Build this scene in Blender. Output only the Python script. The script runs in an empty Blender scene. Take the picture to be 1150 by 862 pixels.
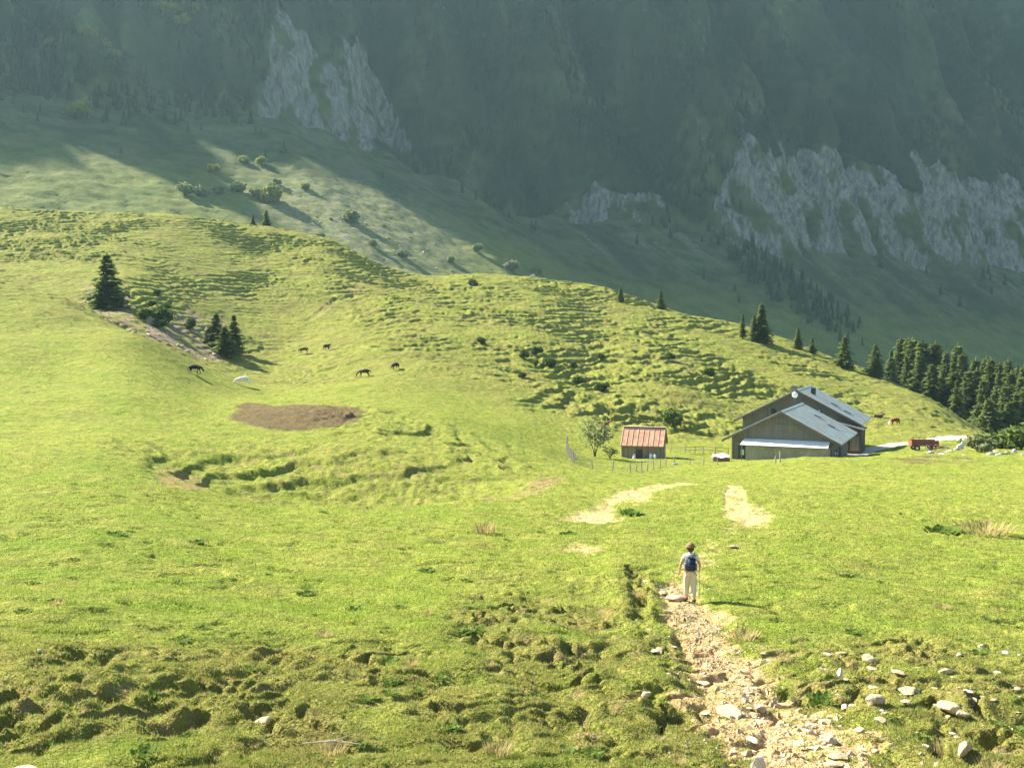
import bpy, bmesh, math, random
import numpy as np
from mathutils import Vector, Matrix, noise as mnoise

# ------------------------------------------------------------------ camera, world, sun, exposure
C = bpy.context.scene.collection
SC = bpy.context.scene
R = math.radians
F_PX, PITCH = 1233.0, R(3.07)
cam_d = bpy.data.cameras.new('camera'); cam = bpy.data.objects.new('camera', cam_d); C.objects.link(cam)
cam_d.sensor_width = 36; cam_d.lens = 18*F_PX/575; cam_d.clip_start = .1; cam_d.clip_end = 12000
cam.location = (0, 0, 0); cam.rotation_euler = (R(90)-PITCH, 0, 0); SC.camera = cam

SUN_AZ, SUN_EL = 58.0, 37.0          # azimuth: degrees from the view direction towards the left
w = bpy.data.worlds.new("World"); SC.world = w; w.use_nodes = True
nt = w.node_tree; bg = nt.nodes['Background']
sky = nt.nodes.new('ShaderNodeTexSky'); sky.sky_type = 'NISHITA'; sky.sun_disc = False
sky.sun_elevation = R(SUN_EL); sky.sun_rotation = R(-SUN_AZ); sky.air_density = 1.2; sky.dust_density = 1.5; sky.altitude = 1500
nt.links.new(sky.outputs[0], bg.inputs[0]); bg.inputs[1].default_value = 0.06
sd = bpy.data.lights.new('sun', 'SUN'); sun = bpy.data.objects.new('sun', sd); C.objects.link(sun)
sd.energy = 5.0; sd.angle = R(.5); sd.color = (1, .91, .74)
SDIR = Vector((-math.sin(R(SUN_AZ))*math.cos(R(SUN_EL)), math.cos(R(SUN_AZ))*math.cos(R(SUN_EL)), math.sin(R(SUN_EL))))
sun.rotation_euler = SDIR.to_track_quat('Z', 'Y').to_euler()
sun.location = (-200, 150, 300)
vs = SC.view_settings; vs.view_transform = 'Standard'; vs.look = 'None'; vs.gamma = 1; vs.exposure = 2.2
vs.use_curve_mapping = False
SC.cycles.volume_bounces = 0
SC.cycles.max_bounces = 5; SC.cycles.diffuse_bounces = 3; SC.cycles.transmission_bounces = 3; SC.cycles.transparent_max_bounces = 6
SC.cycles.use_denoising = True
SC.cycles.sample_clamp_indirect = 4
HAZE_D = .000072

# ------------------------------------------------------------------ numeric noise
def _grad(ix, iy, seed):
    h = (ix*374761393 + iy*668265263 + seed*974711) & 0xffffffff
    h = ((h ^ (h >> 13))*1274126177) & 0xffffffff
    h = (h ^ (h >> 16)) & 0xffff
    return h*(2*math.pi/65536)
def perlin(x, y, seed=0):
    x = np.asarray(x, float); y = np.asarray(y, float)
    xi = np.floor(x).astype(np.int64); yi = np.floor(y).astype(np.int64)
    fx, fy = x-xi, y-yi
    u = fx*fx*fx*(fx*(fx*6-15)+10); v = fy*fy*fy*(fy*(fy*6-15)+10)
    def g(i, j):
        a = _grad(xi+i, yi+j, seed)
        return np.cos(a)*(fx-i)+np.sin(a)*(fy-j)
    a, b, c, d = g(0, 0), g(1, 0), g(0, 1), g(1, 1)
    return ((a+(b-a)*u)*(1-v)+(c+(d-c)*u)*v)*1.5
def fbm(x, y, seed=0, octs=3, gain=.5):
    t = 0; am = 1
    for o in range(octs):
        t = t+am*perlin(x*2**o, y*2**o, seed+o*17); am *= gain
    return t
def sstep(a, b, x):
    t = np.clip((x-a)/(b-a), 0, 1); return t*t*(3-2*t)

# ------------------------------------------------------------------ the survey: pixel + distance -> point on the ground
CP, SP = math.cos(PITCH), math.sin(PITCH)
def ray(px, py):
    a, b = (px-575)/F_PX, (431-py)/F_PX
    return np.array([a, CP+SP*b, -SP+CP*b])
def P(px, py, Y):
    r = ray(px, py); return r*(Y/r[1])
def proj(x, y, z):
    yc = np.maximum(CP*y-SP*z, .01); zc = SP*y+CP*z
    return 575+F_PX*x/yc, 431-F_PX*zc/yc
PROF = {
 -300: [(15,862),(20,752),(29,675),(42,602),(53,560),(75,510),(100,460),(130,410),(170,350),(210,300),(250,292),(310,245),(360,205),(410,215)],
 0: [(14.5,862),(19.5,750),(30,660),(39,605),(51,556),(68,514),(80,498),(110,452),(140,400),(175,345),(205,308),(230,322),(280,292),(315,262),(350,235),(395,250)],
 75: [(14.5,862),(19.5,750),(30,660),(39,605),(52,553),(68,514),(78,500),(110,455),(140,412),(170,365),(192,334),(212,345),(280,290),(315,262),(350,239),(395,253)],
 150: [(14.5,862),(19.5,750),(31,662),(40,605),(53,556),(68,519),(76,508),(95,480),(115,450),(140,417),(168,374),(192,380),(210,356),(235,328),(270,300),(320,262),(352,241),(400,256)],
 225: [(14.5,862),(20,750),(31,665),(43,603),(55,567),(65,544),(70,549),(75,541),(83,508),(98,487),(120,463),(150,437),(176,408),(196,410),(215,385),(240,360),(280,318),(330,272),(358,246),(402,260)],
 300: [(14.5,862),(20.5,750),(31,672),(46,601),(56,577),(64,562),(70,572),(75,563),(83,517),(95,495),(118,467),(140,452),(168,438),(186,431),(207,420),(228,400),(253,370),(287,330),(332,288),(365,253),(405,265)],
 375: [(14.5,862),(20.5,750),(31.5,672),(46,602),(58,577),(65,566),(71,576),(76,567),(85,518),(97,495),(118,471),(145,450),(170,437),(184,431),(200,420),(223,400),(250,372),(287,335),(330,292),(362,272),(405,282)],
 450: [(14.5,862),(21,750),(32,672),(47,602),(61,574),(66,568),(72,577),(77,568),(86,524),(98,499),(118,475),(145,454),(173,437),(190,424),(215,402),(245,372),(285,340),(322,318),(350,304),(400,318)],
 525: [(14.5,862),(21.5,750),(32,672),(46,610),(59,578),(68,563),(74,568),(80,556),(90,524),(105,500),(130,476),(160,457),(180,445),(200,424),(228,396),(262,365),(305,333),(345,308),(400,322)],
 600: [(14.8,862),(22,750),(32,674),(44,622),(58,583),(72,556),(80,549),(88,538),(102,522),(125,502),(150,482),(175,462),(195,441),(230,402),(270,362),(308,332),(345,313),(400,326)],
 675: [(15,862),(18.5,800),(22.5,750),(32,673),(44,621),(57,588),(74,560),(95,541),(118,525),(135,515),(158,493),(178,472),(198,447),(225,420),(262,386),(305,350),(338,322),(395,340)],
 750: [(15,862),(18.5,800),(23,750),(32,672),(44,621),(57,589),(74,561),(95,541),(120,524),(140,514),(160,500),(180,480),(200,452),(225,422),(260,390),(302,362),(335,346),(385,366)],
 825: [(15,862),(19,795),(24,743),(33,670),(45,620),(59,585),(78,555),(100,535),(125,520),(140,517),(155,507),(175,494),(195,472),(222,442),(258,410),(295,380),(325,363),(375,385)],
 900: [(15,862),(20,783),(25,734),(33,672),(45,621),(60,582),(80,551),(105,530),(128,514),(140,518),(155,507),(172,495),(192,482),(222,454),(250,428),(285,402),(315,387),(365,410)],
 975: [(15.2,862),(20,784),(25.5,732),(34,672),(46,621),(62,581),(83,550),(106,530),(130,514),(145,512),(158,504),(172,495),(192,480),(222,460),(250,442),(275,426),(298,414),(350,440)],
 1050:[(15.5,862),(20.3,783),(26,732),(35,672),(48,621),(64,581),(85,550),(108,530),(130,514),(150,506),(168,499),(190,484),(215,472),(243,460),(268,450),(310,468),(350,476)],
 1150:[(16,862),(20.7,787),(26.5,736),(36,674),(49,622),(66,581),(88,550),(110,530),(130,515),(150,508),(170,503),(190,499),(225,508),(260,512),(320,518)],
 1450:[(16.5,862),(21,790),(27,738),(38,672),(52,620),(68,581),(90,550),(115,528),(140,512),(170,508),(200,520),(240,545),(300,562)],
}
cu, cv, cq = [], [], []
for px, prof in PROF.items():
    for Y, py in [(6, 1010), (10, 922)] + prof:
        p = P(px, py, Y); r = math.hypot(p[0], p[1])
        cu.append(math.atan2(p[0], p[1])*2.2); cv.append(math.log(r)); cq.append(p[2]/r)
cu, cv, cq = map(np.array, (cu, cv, cq))
def tps(d2): return d2*np.log(d2+1e-12)*.5
n = len(cu)
A = np.zeros((n+3, n+3)); A[:n, :n] = tps((cu[:, None]-cu)**2+(cv[:, None]-cv)**2)+np.eye(n)*2e-4
A[:n, n:] = np.stack([np.ones(n), cu, cv], 1); A[n:, :n] = A[:n, n:].T
WT = np.linalg.solve(A, np.concatenate([cq, np.zeros(3)]))
TA, TV = np.linspace(-R(42), R(42), 220), np.linspace(math.log(5), math.log(420), 420)
ga, gv = np.meshgrid(TA*2.2, TV, indexing='ij')
TQ = np.zeros(ga.size); fa, fv = ga.ravel(), gv.ravel()
for i in range(0, fa.size, 8000):
    sl = slice(i, i+8000)
    TQ[sl] = tps((fa[sl, None]-cu)**2+(fv[sl, None]-cv)**2)@WT[:n]+WT[n]+WT[n+1]*fa[sl]+WT[n+2]*fv[sl]
TQ = TQ.reshape(ga.shape)
def bil(T, fi, fj):
    i = np.clip(fi.astype(int), 0, T.shape[0]-2); j = np.clip(fj.astype(int), 0, T.shape[1]-2)
    a = np.clip(fi-i, 0, 1); b = np.clip(fj-j, 0, 1)
    return (T[i, j]*(1-a)+T[i+1, j]*a)*(1-b)+(T[i, j+1]*(1-a)+T[i+1, j+1]*a)*b
# wall coordinates of the mountain: s along its foot, w into it
MT, MN, MO = (.906, .423), (-.423, .906), (-254., 544.)
def sw(x, y):
    X, Y = x-MO[0], y-MO[1]; return X*MT[0]+Y*MT[1], X*MN[0]+Y*MN[1]
ZB = ([-900, -150, 0, 191, 295, 391, 500, 716, 1100, 2200], [62, 56, 50, 38, 16, -20, -50, -80, -95, -97])
def base_h(x, y):
    r = np.hypot(x, y); az = np.clip(np.arctan2(x, y), -R(41), R(41))
    rc = np.clip(r, 5.05, 400)
    q = bil(TQ, (az-TA[0])/(TA[1]-TA[0]), (np.log(rc)-TV[0])/(TV[1]-TV[0]))
    z = q*rc
    z = np.where(r < 5.05, -1.65+(z+1.65)*r/5.05, z)
    s, ww = sw(x, y)
    zb = np.interp(s+np.maximum(-ww, 0)*.75, *ZB)
    t = sstep(390, 520, r)
    z = z*(1-t)+(zb-4)*t
    z = z - sstep(-70, -20, ww)*sstep(420, 470, r)*14
    t2 = sstep(900, 2000, r); z = z*(1-t2)-95*t2
    return z

# ------------------------------------------------------------------ zones of the pasture (in survey coordinates)
def blob(px, py, r, cx, cy, rx, ry, rot=0, r0=0, r1=450, soft=.35):
    c, s_ = math.cos(R(rot)), math.sin(R(rot))
    dx, dy = px-cx, -(py-cy)
    a = (dx*c+dy*s_)/rx; b = (-dx*s_+dy*c)/ry
    d = np.sqrt(a*a+b*b)
    return (1-sstep(1-soft, 1+soft, d))*((r > r0) & (r < r1))
def seg_d(x, y, pts, skip=None):
    best = np.full(np.shape(x), 1e9)
    for (x0, y0), (x1, y1) in zip(pts[:-1], pts[1:]):
        L2 = (x1-x0)**2+(y1-y0)**2
        t = np.clip(((x-x0)*(x1-x0)+(y-y0)*(y1-y0))/L2, 0, 1)
        best = np.minimum(best, np.hypot(x-x0-t*(x1-x0), y-y0-t*(y1-y0)))
    return best
def hit_h(px, py, hf, ymin=12, ymax=430):
    rv = ray(px, py); rv = rv/rv[1]
    Y = np.exp(np.linspace(math.log(ymin), math.log(ymax), 4000))
    d = rv[2]*Y-hf(rv[0]*Y, Y)
    k = np.argmax(d < 0)
    if d[k] >= 0: k = int(np.argmin(d))
    y = Y[k]
    return rv*y
def wpts(lst, ymin=12):
    out = []
    for px, py in lst:
        p = hit_h(px, py, base_h, ymin); out.append((p[0], p[1]))
    return out
PATH_PX = [(935,880),(905,845),(872,812),(848,785),(820,755),(802,728),(787,702),(774,680),(758,652)]
PATH_HW = [1.25,1.45,1.35,1.15,.95,.85,.8,.8,.4]
PATH = wpts(PATH_PX)
PATH_B = wpts([(660,582),(690,570),(712,556),(745,547),(775,544)])
TRACK = wpts([(958,511),(975,505),(1000,499),(1040,495),(1072,494),(1110,494)], 100)
GULLY_R = wpts([(520,563),(560,561),(590,555),(612,545),(622,538)])
TRAIL = wpts([(758,655),(778,632),(806,610),(832,590)])
def path_w(x, y):            # 0 on the path's middle, 1 at its edge
    best = np.full(np.shape(x), 9.)
    for k in range(len(PATH)-1):
        (x0, y0), (x1, y1) = PATH[k], PATH[k+1]
        L2 = (x1-x0)**2+(y1-y0)**2
        t = np.clip(((x-x0)*(x1-x0)+(y-y0)*(y1-y0))/L2, 0, 1)
        hw = PATH_HW[k]*(1-t)+PATH_HW[k+1]*t
        best = np.minimum(best, np.hypot(x-x0-t*(x1-x0), y-y0-t*(y1-y0))/hw)
    return best
def stair(z, P_, riser=.38):
    f = z/P_; k = np.floor(f); f = f-k
    a = 1-riser
    g = np.where(f < a, .18*f/a, .18+.82*sstep(0, 1, (f-a)/riser))
    return (g-f)*P_
def ground(x, y, fine=True):
    """height of the pasture with its terracettes, tussocks and sunken path, and the masks for its soil"""
    x = np.asarray(x, float); y = np.asarray(y, float)
    z0 = base_h(x, y); r = np.hypot(x, y)
    vis = (y > 1) & (np.abs(np.arctan2(x, y)) < R(40))
    px, py = proj(x, y, z0); px = np.where(vis, px, -9999.)
    B = lambda *a, **k: blob(px, py, r, *a, **k)
    near = 1-sstep(60, 110, r)
    z = z0.copy()
    z += fbm(x/34, y/34, 3, 2)*sstep(20, 160, r)*.8*(1-sstep(105, 125, r)*(1-sstep(170, 200, r))*sstep(590, 680, px))
    z += fbm(x/9, y/9, 11, 3)*(.16+.16*sstep(150, 220, r))*sstep(3, 14, r)
    z += fbm(x/2.4, y/2.4, 31, 3)*.055
    # terracettes on the hillsides
    T = np.zeros_like(z)
    def mx(v): 
        np.maximum(T, v, out=T)
    mx(.95*B(740, 420, 150, 48, -12, 150, 400)); mx(.7*B(640, 385, 90, 40, -8, 200, 400)); mx(1.0*B(720,458,120,32,-4,150,300))
    mx(.9*B(60, 265, 100, 32, 0, 230, 400)); mx(.85*B(330, 268, 120, 26, -18, 250, 400)); mx(.8*B(330, 322, 90, 16, -4, 220, 400))
    mx(.75*B(690, 338, 110, 18, -14, 260, 400)); mx(.6*B(560, 395, 130, 45, -15, 200, 400)); mx(.45*B(170,330,60,20,0,200,330))
    mx(.55*B(345, 432, 60, 14, 6, 190, 260)); mx(.5*B(520, 350, 160, 40, -10, 200, 400)); mx(.4*B(900,440,110,30,-25,190,330))
    M1 = B(400, 532, 165, 34, -8, 67, 125); M2 = B(470, 495, 130, 26, -16, 85, 160); M3 = B(210,522,95,18,-15,66,110)
    mx(.9*M1); mx(.6*M2); mx(.35*M3)
    T += .34*sstep(170, 220, r)
    nz = fbm(x/14, y/14, 41, 3)*.9+fbm(x/3.2, y/3.2, 45, 2)*.34
    patchy = np.clip(.62+fbm(x/22, y/22, 51, 2)*.9, .1, 1.15)
    Pz = np.where(r > 180, 1.0, .8)
    z += stair(z0+nz*np.where(r > 180, .9, .6), Pz, .34)*1.7*T*patchy*(r > 60)
    z += (np.abs(perlin(x/1.3, y/1.3, 65))+.5*np.abs(perlin(x/.7, y/.7, 66))-.3)*(.09+.15*T)*sstep(50, 80, r)
    lump = np.abs(perlin(x/1.9, y/1.9, 61))+.5*np.abs(perlin(x/.9, y/.9, 62))
    z += (lump-.35)*(.34*T*sstep(55, 70, r)*patchy)
    # trodden foreground: diagonal grooves, tussocks, stony bank
    G1 = B(150, 778, 215, 50, 9, 10, 30)*np.clip(.9+fbm(x/2.1, y/2.1, 71, 2)*.9, 0, 1.2)
    ang = R(34); gp = .86; gx = x*math.cos(ang)+y*math.sin(ang); gy = -x*math.sin(ang)+y*math.cos(ang)
    gn = gy+perlin(x/2.3, y/2.3, 73)*.55+perlin(x/.8, y/.8, 74)*.09
    brk = sstep(-.25, .3, perlin(gx/1.3+np.floor(gn/gp)*7.3, np.floor(gn/gp)*3.1, 76)+.12)*.95+.05
    z += stair(gn, gp, .24)*.38*G1*brk+(np.abs(perlin(x/.55, y/.55, 75))-.2)*.20*G1
    gris = sstep(.72, .80, gn/gp-np.floor(gn/gp))*G1*brk*np.clip(.6+perlin(x/.5, y/.5, 77), 0, 1)
    G2 = np.maximum(B(690, 762, 150, 88, -20, 10, 42), B(620, 730, 110, 60, -25, 10, 42))*np.clip(.8+fbm(x/2.6, y/2.6, 81, 2)*1.1, 0, 1.15)
    G3 = B(1010, 790, 190, 75, -4, 10, 40)*np.clip(.75+fbm(x/2.2, y/2.2, 83, 2)*1.1, 0, 1.15)
    G4 = np.maximum(B(330, 800, 460, 75, 0, 10, 26)*np.clip(.55+fbm(x/2.4, y/2.4, 85, 2)*.9, 0, .95), .6*B(60, 735, 120, 20, 0, 10, 30))
    G5 = B(715, 655, 18, 34, 8, 28, 40)
    TZ = np.maximum.reduce([G2, G3, G4, G5*.8])
    tus = 1-np.abs(perlin(x/.85, y/.62, 91))*1.6-np.abs(perlin(x/.42, y/.36, 92))*.7
    z += -(sstep(.3, .95, tus))*.36*TZ*np.clip(.7+perlin(x/1.7, y/1.7, 94), 0, 1.3) + (fbm(x/1.3, y/1.3, 93, 2))*.17*TZ
    z += stair(z0+perlin(x/1.5, y/1.5, 95)*.25, .42, .28)*.95*np.maximum(G2, G3*.8)
    # shallow hoof marks and small steps over the open meadow
    z -= .10*sstep(.30, .62, perlin(x/1.15, y/.75, 121)+.5*perlin(x/7, y/7, 122))*sstep(12, 16, r)*(1-sstep(70, 110, r))
    z += fbm(x/4.5, y/3.2, 123, 2)*.07*sstep(12, 18, r)
    # general small hummocks near
    z += fbm(x/.6, y/.6, 99, 2)*.022*near*sstep(4, 10, r)
    pw = path_w(x, y); pn = pw+fbm(x/.7, y/.7, 101, 3)*.5+fbm(x/2.2, y/2.2, 102, 2)*.3
    pm = (1-sstep(.72, 1.12, pn))*(r > 10)
    z -= .20*(1-sstep(.7, 1.5, pw+fbm(x/1.2, y/1.2, 103, 2)*.25))*(r > 8)
    z += pm*(np.abs(perlin(x/.33, y/.33, 105))*.035+perlin(x/.12, y/.12, 106)*.008)
    z += .16*B(700, 655, 26, 44, 8, 25, 44, soft=.8)          # the bank left of the path
    z -= .38*B(716, 655, 9, 34, 10, 27, 40, soft=.6)*np.clip(.8+perlin(x/.7, y/.7, 131), 0, 1.3)
    # soil masks
    n1 = fbm(x/1.1, y/1.1, 111, 3); n2 = fbm(x/4., y/4., 113, 3)
    dirt = pm*np.clip(1.15+fbm(x/.5, y/.5, 115, 2)*.9-sstep(.4,.9,pn)*.4, 0, 1)
    def soft(d, a, b): return 1-sstep(a, b, d)
    db = seg_d(x, y, PATH_B)
    pb = soft(db+n1*1.0, .7, 1.9)*(1-B(706, 571, 20, 9, 0, 40, 90))*(r > 45)
    pale = np.maximum.reduce([pb, B(826, 566, 13, 20, 10, 45, 120, soft=.25)*1., B(840, 578, 26, 11, -12, 45, 120, soft=.3),
                     .36*B(655, 617, 22, 6, 5, 35, 70), .24*(1-sstep(.2, 1.2, seg_d(x, y, TRAIL)+n1*.9))*(r > 30)*(r < 110)])
    pale = np.clip(pale*1.1+(n1*.75+n2*.5+fbm(x/.6, y/.6, 119, 2)*.35)*(pale > .02)-.08, 0, 1)*(pale > .02)
    track = soft(seg_d(x, y, TRACK)+n1*.25, 1.2, 1.9)*((r > 120) & (r < 210))
    z = z-.12*track-.1*pale
    brown = np.maximum(B(332, 467, 74, 12, 2, 100, 200, soft=.25), B(285, 457, 22, 4, 0, 100, 200, soft=.25))
    brown = np.maximum(brown, .5*B(1050, 517, 60, 5, 0, 110, 170))
    brown = np.clip(sstep(.3, .75, brown+n2*.3*(brown > .02)), 0, 1)
    rock = np.clip(.5+n2*.7, 0, .9)*np.maximum.reduce([B(160, 357, 85, 20, -28, 185, 260), B(215, 372, 45, 22, -10, 185, 260), B(225,395,30,9,-25,185,250)])
    red = np.maximum.reduce([B(205, 538, 30, 8, -12, 60, 90), .9*soft(seg_d(x, y, GULLY_R)+n1*.5, .5, 1.5)*(r > 55)*(r < 100), .45*T*(r < 165)*sstep(.0, .5, n1),
                      .5*B(400, 327, 8, 5, 20, 220, 330), .7*G3*sstep(.25, .6, n1), .55*G2*sstep(.3, .65, fbm(x/.8, y/.8, 117, 2)), .4*B(360, 345, 22, 3, 35, 200, 330),
                      .6*B(885,735,60,22,0,15,32)*sstep(0,.4,n1)])
    red = np.maximum.reduce([red, .9*sstep(.6, .98, tus)*TZ, .5*gris])
    z -= .3*B(360, 347, 20, 3, 35, 200, 330)+.12*B(205, 540, 30, 5, -12, 60, 90)
    dry = np.clip(sstep(140, 220, r)*.95+T*.4+.75*(1-sstep(17, 30, r))*np.clip(.6+n1*.5, 0, 1)+.8*np.maximum(TZ, G1), 0, 1)
    return z, dict(dirt=np.clip(dirt, 0, 1), pale=pale, track=track, brown=brown, rockm=np.clip(rock, 0, 1), red=np.clip(red, 0, 1), dry=dry, tus=np.clip(TZ+G1, 0, 1))

# ------------------------------------------------------------------ mesh helpers
def fill_mesh(me, V, faces, attrs=None, smooth=True):
    V = np.asarray(V, np.float32); faces = np.asarray(faces, np.int32)
    me.vertices.add(len(V)); me.vertices.foreach_set('co', V.ravel())
    k = faces.shape[1]; nf = len(faces)
    me.loops.add(nf*k); me.loops.foreach_set('vertex_index', faces.ravel())
    me.polygons.add(nf); me.polygons.foreach_set('loop_start', np.arange(nf, dtype=np.int32)*k)
    try: me.polygons.foreach_set('loop_total', np.full(nf, k, np.int32))
    except Exception: pass
    me.polygons.foreach_set('use_smooth', np.full(nf, smooth))
    for nme, a in (attrs or {}).items():
        at = me.attributes.new(nme, 'FLOAT', 'POINT'); at.data.foreach_set('value', np.asarray(a, np.float32).ravel())
    me.update(calc_edges=True); me.validate()
def link(name, me, mat=None, parent=None, loc=None):
    o = bpy.data.objects.new(name, me); C.objects.link(o)
    if mat is not None:
        if len(me.materials) == 0: me.materials.append(mat)
    if parent is not None: o.parent = parent
    if loc is not None: o.location = loc
    return o
def tag(o, label=None, cat=None, group=None, kind=None):
    if label: o['label'] = label
    if cat: o['category'] = cat
    if group: o['group'] = group
    if kind: o['kind'] = kind
    return o
def np_obj(name, V, faces, mat, parent=None, attrs=None, smooth=True):
    me = bpy.data.meshes.new(name); fill_mesh(me, V, faces, attrs, smooth)
    return link(name, me, mat, parent)
def sub_faces(F, mask, V, attrs):
    F = F[mask]; idx, inv = np.unique(F.ravel(), return_inverse=True)
    return V[idx], inv.reshape(F.shape), {k: a[idx] for k, a in attrs.items()}

# ------------------------------------------------------------------ materials
class N:
    def __init__(s, name):
        s.m = bpy.data.materials.new(name); s.m.use_nodes = True; s.t = s.m.node_tree
        s.out = s.t.nodes['Material Output']; s.b = s.t.nodes['Principled BSDF']
        s.b.inputs['Roughness'].default_value = .85; s.b.inputs['Specular IOR Level'].default_value = .2
        s.pos = s.t.nodes.new('ShaderNodeNewGeometry').outputs['Position']
        s.obj = s.t.nodes.new('ShaderNodeTexCoord').outputs['Object']
    def nd(s, kind, **k):
        n_ = s.t.nodes.new(kind)
        for a, v in k.items(): setattr(n_, a, v)
        return n_
    def put(s, sock, v):
        if isinstance(v, bpy.types.NodeSocket): s.t.links.new(v, sock)
        elif isinstance(v, tuple) and len(v) == 3 and sock.type == 'RGBA': sock.default_value = (*v, 1)
        else: sock.default_value = v
    def noise(s, scale, detail=3, rough=.55, co=None, stretch=None, lac=2.):
        co = co or s.pos
        if stretch:
            mp = s.nd('ShaderNodeMapping'); s.put(mp.inputs[0], co); mp.inputs['Scale'].default_value = stretch; co = mp.outputs[0]
        n_ = s.nd('ShaderNodeTexNoise'); s.put(n_.inputs['Vector'], co); n_.inputs['Scale'].default_value = scale
        n_.inputs['Detail'].default_value = detail; n_.inputs['Roughness'].default_value = rough
        return n_.outputs['Fac']
    def ramp(s, v, a, b):
        n_ = s.nd('ShaderNodeMapRange'); n_.clamp = True; s.put(n_.inputs[0], v); n_.inputs[1].default_value = a; n_.inputs[2].default_value = b
        return n_.outputs[0]
    def math(s, op, a, b=0., clamp=False):
        n_ = s.nd('ShaderNodeMath', operation=op); n_.use_clamp = clamp; s.put(n_.inputs[0], a); s.put(n_.inputs[1], b); return n_.outputs[0]
    def mix(s, f, a, b):
        n_ = s.nd('ShaderNodeMix', data_type='RGBA'); s.put(n_.inputs[0], f); s.put(n_.inputs[6], a); s.put(n_.inputs[7], b); return n_.outputs[2]
    def attr(s, nme): return s.nd('ShaderNodeAttribute', attribute_name=nme).outputs['Fac']
    def bump(s, h, strength=.5, dist=.05):
        n_ = s.nd('ShaderNodeBump'); s.put(n_.inputs['Height'], h); n_.inputs['Strength'].default_value = strength; n_.inputs['Distance'].default_value = dist
        s.t.links.new(n_.outputs[0], s.b.inputs['Normal'])
    def col(s, c): s.put(s.b.inputs['Base Color'], c); return s
def simple(name, c, c2=None, scale=4., rough=.8, metal=0., detail=3, stretch=None, bump=0, bdist=.02, lo=.35, hi=.65, obj=True):
    k = N(name)
    f = k.noise(scale, detail, co=k.obj if obj else k.pos, stretch=stretch)
    k.col(k.mix(k.ramp(f, lo, hi), c, c2 or tuple(v*.7 for v in c)))
    k.b.inputs['Roughness'].default_value = rough; k.b.inputs['Metallic'].default_value = metal
    if bump: k.bump(f, bump, bdist)
    return k.m

def mat_ground():
    k = N('pasture')
    big, mid, sm, ti = k.noise(.045, 4), k.noise(.45, 4, .6), k.noise(3.2, 4, .65), k.noise(17., 3, .7)
    g = k.mix(k.ramp(big, .35, .65), (.15, .205, .026), (.20, .24, .032))
    g = k.mix(k.ramp(mid, .38, .68), g, (.24, .24, .052))
    g = k.mix(k.math('MULTIPLY', k.ramp(sm, .45, .72), .55), g, (.085, .145, .022))
    dryc = k.mix(k.ramp(mid, .3, .65), (.115, .115, .030), (.215, .19, .055))
    g = k.mix(k.math('MULTIPLY', k.attr('dry'), k.ramp(k.noise(.12, 4), .25, .75)), g, dryc)
    g = k.mix(k.math('MULTIPLY', k.ramp(k.noise(.19, 5, .7), .55, .70), .5), g, (.15, .135, .045))
    g = k.mix(k.math('MULTIPLY', k.ramp(ti, .5, .8), .4), g, (.24, .22, .08))
    g = k.mix(k.math('MULTIPLY', k.ramp(k.noise(1.1, 5, .8), .48, .60), .6), g, (.09, .115, .024))
    g = k.mix(k.math('MULTIPLY', k.attr('tus'), k.ramp(sm, .4, .7)), g, (.15, .125, .045))
    soil = k.mix(k.ramp(sm, .35, .65), (.20, .125, .07), (.33, .22, .13))
    g = k.mix(k.math('MULTIPLY', k.attr('red'), k.ramp(k.noise(1.3, 3), .38, .58)), g, soil)
    rk = k.mix(k.ramp(k.noise(1.7, 4, .7), .4, .62), (.16, .12, .08), (.32, .24, .18))
    g = k.mix(k.ramp(k.math('ADD', k.attr('rockm'), k.math('MULTIPLY', k.math('SUBTRACT', k.noise(.5, 4), .5), 1.5)), .38, .62), g, rk)
    br = k.mix(k.ramp(sm, .3, .7), (.085, .060, .032), (.14, .10, .055))
    g = k.mix(k.math('MULTIPLY', k.attr('brown'), .92), g, br)
    pl = k.mix(k.ramp(sm, .3, .7), (.38, .28, .13), (.52, .40, .21))
    g = k.mix(k.attr('pale'), g, pl)
    g = k.mix(k.attr('track'), g, (.52, .47, .36))
    st = k.mix(k.ramp(sm, .35, .66), (.32, .215, .095), (.46, .32, .155))
    st = k.mix(k.ramp(k.noise(9., 3, .7), .56, .66), st, (.55, .43, .25))
    g = k.mix(k.attr('dirt'), g, st)
    k.col(g)
    h = k.math('ADD', k.math('MULTIPLY', sm, 1.), k.math('MULTIPLY', ti, .45))
    h = k.math('ADD', h, k.math('MULTIPLY', k.noise(.9, 4, .7), 2.5)); k.bump(h, 1., .16); k.b.inputs['Specular IOR Level'].default_value = .05
    k.b.inputs['Roughness'].default_value = .95
    return k.m
GROUND = mat_ground()

# ------------------------------------------------------------------ the pasture sheet (polar, finer near the eye)
QUAL = 1.0
az_f = np.linspace(-R(31), R(31), int(1050*QUAL)); az_c = np.linspace(R(31), R(329), 75)[1:-1]
AZ = np.concatenate([az_f, az_c, [R(329)]])
RR = [0.6, 2, 3.5, 5, 6.5, 8, 9, 10, 11, 11.8, 12.5]
while RR[-1] < 3050:
    r_ = RR[-1]
    st_ = .042 if r_ < 17 else .042*(r_/17)**1.45
    if r_ > 62: st_ = min(st_, .36)
    if r_ < 420: st_ = min(st_, .38)
    else: st_ = min((r_-400)*.06, 120)
    RR.append(r_+st_/QUAL)
RR = np.array(RR)
AA, RG = np.meshgrid(AZ, RR, indexing='ij')
GX, GY = RG*np.sin(AA), RG*np.cos(AA)
GZ, GM = ground(GX, GY)
def ground_z(x, y): 
    return float(ground(np.array([x]), np.array([y]))[0][0])
na, nr = GX.shape
I = np.arange(na*nr).reshape(na, nr)
I2 = np.concatenate([I, I[:1]], 0)
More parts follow.
